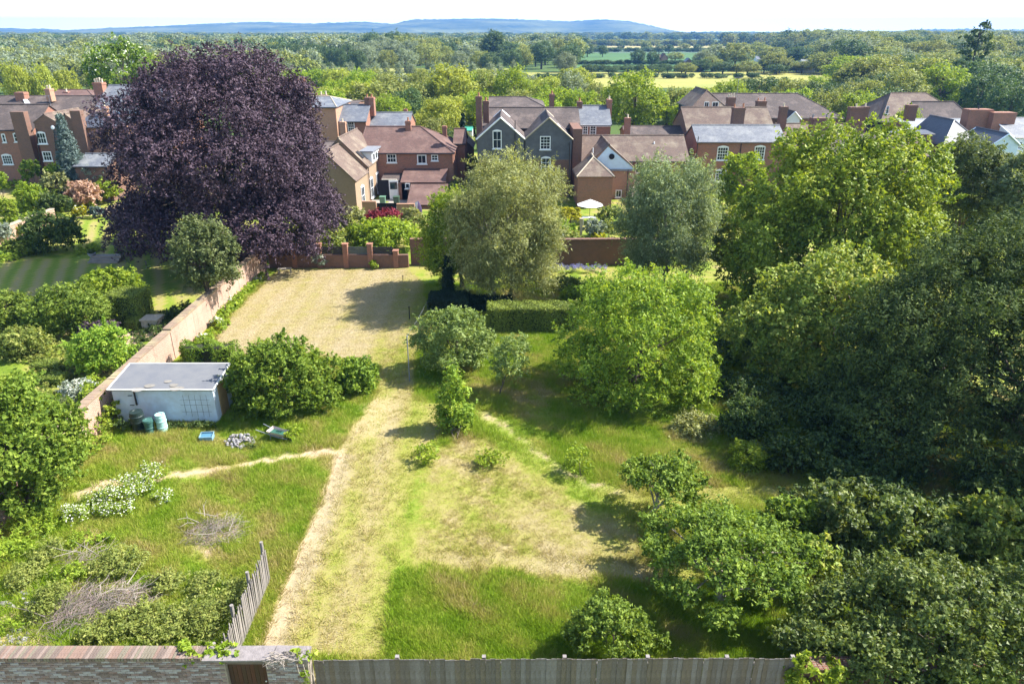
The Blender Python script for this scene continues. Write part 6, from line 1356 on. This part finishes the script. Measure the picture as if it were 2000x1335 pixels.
# single trees one can point at
SOLO = [
 (22, 112, 140, 62, 'lime', 'yellow green tree at the left edge above the brown roofs'), (72, 114, 142, 60, 'lime', 'yellow green tree second from the left edge above the roofs'), (122, 122, 145, 52, 'lime', 'yellow green tree just left of the horse chestnut in blossom'),
 (300, 100, 190, 70, 'round', 'pale green tree between the blossoming chestnut and the purple beech'),
 (650, 148, 150, 66, 'green', 'small bright round tree right of the orange brick chimney stack'), (700, 128, 165, 74, 'green', 'bright tree behind the small bright round tree'), (752, 132, 160, 92, 'round', 'broad olive tree above the slate roofs'),
 (790, 165, 135, 84, 'oak', 'dark round tree directly above the slate terrace'), (822, 128, 170, 64, 'round', 'olive tree between two greener trees above the hipped roof'), (880, 116, 150, 120, 'lime', 'large spreading tree above the dark cypress'),
 (945, 128, 160, 70, 'round', 'leafy tree left of the double gabled house roofs'), (1003, 122, 155, 86, 'green', 'tall tree directly above the twin gables'), (1070, 138, 150, 70, 'lime', 'pale leafy tree above the right gable ridge'), (1115, 132, 152, 74, 'willow', 'silvery tree above the pale slate roof'),
 (1165, 155, 145, 60, 'round', 'small tree left of the big golden green tree'), (1245, 128, 128, 128, 'green', 'big golden green tree above the low brick houses'), (1318, 165, 140, 70, 'round', 'tree against the right side of the golden green tree'), (1375, 162, 150, 66, 'lime', 'tree left of the hipped hall gable'),
 (1430, 150, 160, 80, 'green', 'round tree behind the big hall chimneys'), (1487, 140, 165, 84, 'oak', 'dark tree above the long hipped hall'), (1545, 148, 150, 84, 'round', 'tree above the middle of the long hall roof'), (1600, 152, 145, 80, 'oak', 'dark leafy tree above the right end of the hall roof'),
 (1655, 160, 140, 80, 'round', 'leafy tree in the gap right of the hall'), (1705, 150, 148, 80, 'round', 'leafy tree left of the hipped cottage'), (1770, 128, 165, 100, 'round', 'tree rising behind the hipped cottage ridge'), (1850, 118, 170, 110, 'green', 'broad bright tree behind the cottage and brick chimneys'),
 (1930, 130, 150, 90, 'oak', 'dark tree above the massive brick chimneys'), (1990, 150, 135, 90, 'oak', 'dark tree at the right edge above the white house'), (1780, 195, 104, 62, 'green', 'bushy yellow green tree around the ivy clad chimney'),
 (1810, 240, 101, 50, 'green', 'low yellow green bush below the hipped cottage roof'), (850, 225, 112, 60, 'round', 'leafy tree behind the hipped brick house'), (820, 215, 116, 60, 'lime', 'yellow green tree behind the slate terrace end'), (880, 245, 108, 40, 'oak', 'low dark bush behind the right end of the hipped roof'),
 (963, 57, 400, 52, 'tall', 'tall dark poplar rising above the valley trees'), (1248, 94, 430, 30, 'oak', 'round dark oak left of the lonely farmhouse'), (1276, 97, 415, 26, 'oak', 'round dark oak touching the lonely farmhouse'), (1288, 86, 620, 20, 'oak', 'small oak behind the lonely farmhouse'),
 (1148, 83, 560, 28, 'oak', 'dark oak at the left end of the green field'), (1178, 87, 560, 22, 'oak', 'second dark oak on the green field hedge'), (1320, 100, 480, 36, 'round', 'pair of pale trees right of the lonely farmhouse'),
 (1058, 76, 380, 56, 'oak', 'large dark oak right of the tall poplar'), (1108, 84, 350, 56, 'oak', 'large dark oak at the left edge of the green fields'), (1020, 84, 400, 40, 'round', 'tree between the tall poplar and the dark oaks'),
 (1400, 84, 400, 66, 'willow', 'pale willow left in the clump beyond the yellow field'), (1440, 80, 390, 66, 'round', 'green tree in the middle of the clump beyond the yellow field'), (1375, 95, 360, 50, 'willow', 'pale bushy tree at the left end of the field hedge clump'),
 (1520, 100, 340, 64, 'round', 'broad tree above the hedge right of the pale clump'), (1620, 96, 330, 80, 'round', 'broad tree behind the small white farm shed'), (1570, 88, 420, 60, 'oak', 'dark tree left of the white farm shed'),
 (725, 56, 470, 40, 'oak', 'dark pine clump left above the pale wood'), (765, 54, 470, 44, 'oak', 'dark pine clump right above the pale wood'), (795, 60, 470, 26, 'oak', 'small dark pine at the end of the pine clump'),
]
for (u, vt, Y, w, k, lb) in SOLO: far_tree(u, vt, Y, w, k, lb)
f = Fit(174, 76, 302, 196, 128, 5.2)
FLOWER_W2 = FLOWER_W
make_tree('blossoming_chestnut', 'large horse chestnut in creamy blossom behind the grey slate roof', 'tree', f, LM['laurel'], k=30, leafpx=2.3, cov=2.2, clump=.6, r0=.3, flowers=.13)
ORD = 'leftmost second third fourth fifth sixth seventh eighth ninth tenth eleventh twelfth thirteenth fourteenth fifteenth sixteenth seventeenth eighteenth nineteenth twentieth twenty-first twenty-second twenty-third twenty-fourth twenty-fifth twenty-sixth'.split()
f = Fit(1880, 38, 1948, 85, 190, 3.5); zt = DZ(40, 190); xx_ = DX(1915, 60, 190)
PL = [(xx_ + a * 1.0, 190 + b, zt - c, r, r, r * .75) for a, b, c, r in ((.8, 0, 1.3, 1.5), (1.8, .5, 3.0, 1.6), (-.6, .3, 3.2, 1.7), (-2.6, 0, 4.4, 1.6), (.9, -.4, 5.2, 1.9), (-1.4, .2, 6.3, 2.0), (2.6, 0, 5.6, 1.3), (-3.3, .3, 6.8, 1.2), (.3, 0, 7.6, 2.2))]
make_tree('pine_tree', 'dark ragged pine standing alone above the right hand woods', 'tree', f, LM['oak'], base=(xx_, 190), lobes=PL, leafpx=2.2, cov=1.6, clump=.5, r0=.3, top=zt - 1)
def band(u0, u1, vt0, vt1, Y0, Y1, n, w0, w1, kinds, label, group, low=False):
    for i in range(n):
        u = u0 + (u1 - u0) * (i + rnd.random()) / n; t = rnd.random(); Y = Y0 + (Y1 - Y0) * t
        far_tree(u, vt1 + (vt0 - vt1) * t + rnd.uniform(-4, 4), Y, rnd.uniform(w0, w1), rnd.choice(kinds), label + (', leftmost one' if i == 0 else ', %s from left' % ORD[i]), group, low)
band(500, 712, 78, 96, 330, 380, 14, 24, 40, ['oak'], 'dark round tree in the row above the purple beech', 'dark row of trees beyond the river')
band(700, 852, 66, 92, 340, 440, 13, 40, 62, ['willow', 'willow', 'round'], 'pale domed tree in the clump left of the tall poplar', 'big pale clump of trees')
band(850, 1130, 76, 100, 330, 430, 15, 34, 52, ['willow', 'oak', 'round'], 'mixed tree around the tall poplar beyond the river', 'mixed trees around the tall poplar')
band(560, 1010, 116, 122, 262, 285, 26, 14, 22, ['slim', 'slim', 'willow'], 'small silvery poplar in the row before the field', 'row of small silvery poplars')
band(1130, 1340, 126, 131, 330, 350, 10, 22, 34, ['oak'], 'low dark hedge tree bounding the yellow field', 'hedge trees behind the yellow field')
band(1340, 1660, 110, 122, 325, 355, 14, 34, 50, ['oak', 'round'], 'bushy tree in the hedge beyond the yellow field', 'hedge clump behind the yellow field')
band(1480, 1760, 68, 92, 420, 620, 16, 40, 60, ['willow', 'round', 'oak'], 'crown in the hazy wood right of the fields', 'hazy wood right of the fields')
band(1660, 2060, 80, 108, 260, 380, 15, 84, 125, ['round', 'willow', 'oak'], 'domed crown in the upper right wood', 'upper right wood')
band(1640, 2060, 104, 138, 195, 260, 15, 92, 135, ['round', 'green', 'lime', 'oak'], 'broad bright crown in the right hand wood', 'right hand wood')
band(1440, 1720, 142, 156, 170, 200, 9, 50, 76, ['round', 'oak', 'green'], 'leafy crown just behind the long hipped hall', 'trees behind the long hall')
band(560, 1130, 128, 152, 160, 210, 14, 80, 120, ['round', 'green', 'lime', 'willow'], 'leafy crown in the belt behind the terraces', 'tree belt behind the terraces')
band(1130, 1420, 168, 186, 145, 165, 9, 70, 95, ['round', 'green', 'willow'], 'low leafy crown below the yellow field', 'low trees below the yellow field')
band(560, 830, 150, 176, 128, 150, 7, 84, 120, ['green', 'lime', 'round'], 'bright leafy tree rising close behind the left terraces', 'trees close behind the left terraces')
band(830, 1140, 158, 184, 118, 140, 8, 80, 110, ['green', 'lime', 'round'], 'bright leafy tree rising close behind the twin gables', 'trees close behind the twin gables')
band(1290, 1760, 160, 180, 128, 142, 9, 84, 110, ['green', 'round', 'oak'], 'leafy tree rising close behind the hipped hall', 'trees close behind the hall')
band(-60, 560, 118, 134, 200, 240, 12, 50, 70, ['willow', 'round'], 'grey green crown behind the left hand roofs', 'trees behind the left roofs')
band(1140, 1500, 80, 88, 640, 800, 12, 16, 28, ['oak', 'round'], 'small distant hedgerow tree between the far fields', 'distant hedgerow trees', True)
band(820, 1100, 250, 262, 112, 118, 6, 30, 50, ['round', 'oak'], 'garden tree glimpsed between the brick houses', 'garden trees between the houses')

def wood(name, label, regions, kinds):
    """a far wood that reads as one mass; each kind is one object"""
    for kd in kinds:
        P, Sc = [], []
        for (u0, u1, Y0, Y1, h0, h1, n, w0, w1, ks) in regions:
            if kd not in ks: continue
            m_ = int(n / len(ks)); Y = np.sqrt(rng.uniform(Y0 ** 2, Y1 ** 2, m_)); x = (rng.uniform(u0, u1, m_) - 1000) / FPX * Y; h = rng.uniform(h0, h1, m_) * (1 + .08 * vnoise(x, Y, .02, 2)); w = rng.uniform(w0, w1, m_)
            P.append(np.stack([x, Y, -.2 + 0 * x], 1)); Sc.append(np.stack([w, w, h], 1))
        P, Sc = np.concatenate(P), np.concatenate(Sc)
        pr = bpy.data.objects.new('tree', PR[kd + ('' if name == 'right_wood' else '_far')][0]); scatter(name, label, P, pr, Sc, None)
wood('valley_wood', 'dense grey green willow wood filling the left of the valley', [(-150, 640, 255, 420, 8.5, 11, 700, 7, 11, ('willow', 'round')), (-150, 700, 420, 900, 9, 15, 1000, 12, 20, ('willow', 'round', 'oak')), (560, 1120, 450, 900, 9, 15, 600, 12, 20, ('round', 'oak', 'willow'))], ('willow', 'round', 'oak'))
wood('right_wood', 'deep green wood filling the right of the valley', [(1640, 2150, 175, 330, 7, 12, 240, 13, 18, ('round', 'oak')), (1560, 2200, 330, 620, 11, 17, 330, 16, 24, ('round', 'oak', 'willow')), (1480, 2200, 620, 1400, 12, 20, 600, 20, 32, ('round', 'oak'))], ('round', 'oak', 'willow'))
wood('distant_woods', 'distant woods and hedgerows fading to blue below the hills', [(-200, 1120, 900, 2600, 9, 17, 1900, 18, 34, ('oak', 'round')), (1060, 2200, 1400, 3200, 9, 18, 1100, 20, 36, ('oak', 'round')), (1380, 1700, 900, 1100, 12, 19, 90, 14, 20, ('oak', 'round')), (1130, 1480, 980, 1030, 5, 9, 130, 12, 18, ('oak', 'round')), (1130, 1480, 700, 715, 3, 4.5, 120, 7, 10, ('oak',)), (1130, 1700, 352, 356, 2.5, 4, 150, 3, 5, ('oak',)), (1000, 1450, 300, 306, 1.6, 2.6, 90, 3, 4, ('oak',)), (1100, 1400, 430, 433, 2, 3, 110, 4, 5, ('oak',))], ('oak', 'round'))
# fields
def field(name, label, uv, c1, c2, z, scale=.05):
    m_ = field_mat(name + '_%d' % int(uv[0][0]), c1, c2, scale); q = MB(); q.face([(*G(u, v, z), z) for u, v in uv]); tag(q.build(name, m_, None, uv=False), label, None, None, 'structure')
field('yellow_field', 'pale yellow green field beyond the houses', [(1000, 172), (1000, 141.5), (1720, 140), (1760, 172)], (.34, .31, .085), (.25, .27, .07), .05)
field('pasture_field', 'pale dry strip of field behind the silvery poplars', [(540, 146), (540, 132), (1000, 134), (1000, 150)], (.30, .30, .10), (.24, .25, .07), .05)
field('green_field', 'dark green crop field with the lonely farmhouse', [(1100, 139), (1120, 104), (1440, 104), (1440, 139)], (.09, .17, .06), (.07, .14, .05), .05, .02)
field('blue_green_field', 'blue green crop field in the distance', [(1120, 103.5), (1140, 93), (1620, 93), (1640, 103.5)], (.13, .19, .12), (.10, .16, .09), .06, .01)
field('straw_field', 'thin straw coloured field in the distance', [(1120, 96.5), (1120, 89), (1650, 89), (1650, 93)], (.42, .36, .16), (.36, .32, .14), .12, .01)
field('distant_field', 'distant green fields before the hills', [(1080, 84), (1080, 77), (1620, 77), (1640, 84)], (.16, .22, .12), (.12, .18, .10), .15, .004)
# lonely farmhouse, barn and sheds
Yf = 440; hf = House('farmhouse', 'tiny orange brick farmhouse gable standing alone among the fields', DX(1296, 115, Yf), Yf, cat='farmhouse')
hf.block(DX(1291, 120, Yf), DX(1304, 120, Yf), Yf, Yf + 8, DZ(114, Yf), DZ(105, Yf), axis='y', wall=BRICK_O, roof=TILE_R, over=.3)
hf.block(DX(1287, 120, Yf), DX(1291, 120, Yf), Yf + 1, Yf + 7, DZ(113, Yf), DZ(107, Yf), axis='x', wall=BRICK_D, roof=TILE_R)
hf = House('farm_shed', 'little dark roofed farm shed right of the lonely farmhouse', DX(1344, 118, 420), 420, cat='farm shed'); hf.block(DX(1338, 120, 420), DX(1350, 120, 420), 418, 424, DZ(120, 420), DZ(114, 420), axis='y', wall=BRICK_D, roof=SLATE)
hf = House('farm_shed', 'little white roofed farm shed at the edge of the yellow field', DX(1576, 122, 345), 345, cat='farm shed'); hf.block(DX(1565, 124, 345), DX(1588, 124, 345), 342, 350, DZ(124, 345), DZ(117, 346), wall=WHITE, roof=SLATE_W)
hf = House('farm_shed', 'small grey farm building right of the pale willow clump', DX(1481, 113, 470), 470, cat='farm shed'); hf.block(DX(1476, 118, 470), DX(1488, 118, 470), 468, 474, DZ(116, 470), DZ(110, 470), wall=WHITE, roof=SLATE)

# ------------------------------------------------------------------ hills
def ridge(name, label, prof, Y, depth, mat, rough, seed=0, base=0, nv=26):
    us = np.arange(prof[0][0], prof[-1][0] + 1, 4.0); vs = np.interp(us, [p[0] for p in prof], [p[1] for p in prof]); n = len(us)
    tt = np.linspace(0, 1, nv); V = np.zeros((nv, n, 3))
    for j, t in enumerate(tt):
        y = Y - depth * (1 - t); x = (us - 1000) / FPX * Y
        top = CAM_H + (62 - vs) * Y / FPX * 1.03
        h = top * (1 - (1 - t) ** 1.7) + rough * (np.sin(us * .37 + j * 1.7 + seed) + np.sin(us * 1.13 + j * 2.9) * .7 + rng.normal(0, .8, n)) * (.4 + .6 * t)
        V[j, :, 0] = x; V[j, :, 1] = y; V[j, :, 2] = np.where(j == 0, -5, h)
    back = V[-1].copy(); back[:, 1] += depth * .5; back[:, 2] = -5; V = np.concatenate([V, back[None]]); nvv = nv + 1
    i, j = np.meshgrid(np.arange(n - 1), np.arange(nvv - 1)); a = (j * n + i).ravel(); F_ = np.stack([a, a + 1, a + n + 1, a + n], 1)
    tag(link(name, np_mesh(name, V.reshape(-1, 3), F_, mat)), label, None, None, 'structure')
HILL = field_mat('wooded_hill', (.035, .06, .025), (.24, .25, .09), .0035, (.02, .04, .02))
ridge('hill', 'long blue wooded hill range on the horizon', [(-200, 60), (-60, 58), (0, 58), (100, 57), (200, 60), (280, 63), (300, 61), (340, 56), (420, 53), (480, 50), (560, 47), (640, 50), (740, 47), (800, 51), (830, 43.5), (900, 42.5), (960, 42), (1040, 44), (1100, 46.5), (1160, 43), (1200, 46), (1225, 52), (1245, 60), (1275, 66), (1290, 70)], 5200, 1500, HILL, 2.2)
ridge('hill', 'low blue rise on the horizon behind the right hand fields', [(1180, 70), (1240, 64), (1400, 62.5), (1500, 64), (1700, 61), (1740, 59), (1800, 58), (1880, 60), (1960, 57), (2100, 55), (2300, 58)], 4700, 900, HILL, 2.0, 3)
ridge('hill', 'nearer wooded foothill at the left below the blue range', [(-200, 70), (0, 71), (160, 70), (270, 66), (300, 64), (360, 62), (460, 64), (600, 66), (800, 67), (1000, 68), (1150, 72)], 3300, 500, HILL, 1.6, 5)

# ------------------------------------------------------------------ air
q = MB(); q.box(-7600, 7600, -45, 6200, -7, 112); m, n_, l_ = newmat('haze_air')
pv = N(n_, 'ShaderNodeVolumePrincipled', i_Density=.0002); pv.inputs['Color'].default_value = (.14, .34, .74, 1); pv.inputs['Anisotropy'].default_value = .1
o_ = N(n_, 'ShaderNodeOutputMaterial'); l_.new(pv.outputs[0], o_.inputs['Volume'])
tag(q.build('haze', m, None, uv=False), 'thin blue summer haze over the whole valley', None, None, 'stuff')
print('LEAVES', sum(n for _, n in TRIS), 'far trees', NT[0], 'objects', len(bpy.data.objects))
for t in sorted(TRIS, key=lambda t: -t[1])[:14]: print(t)
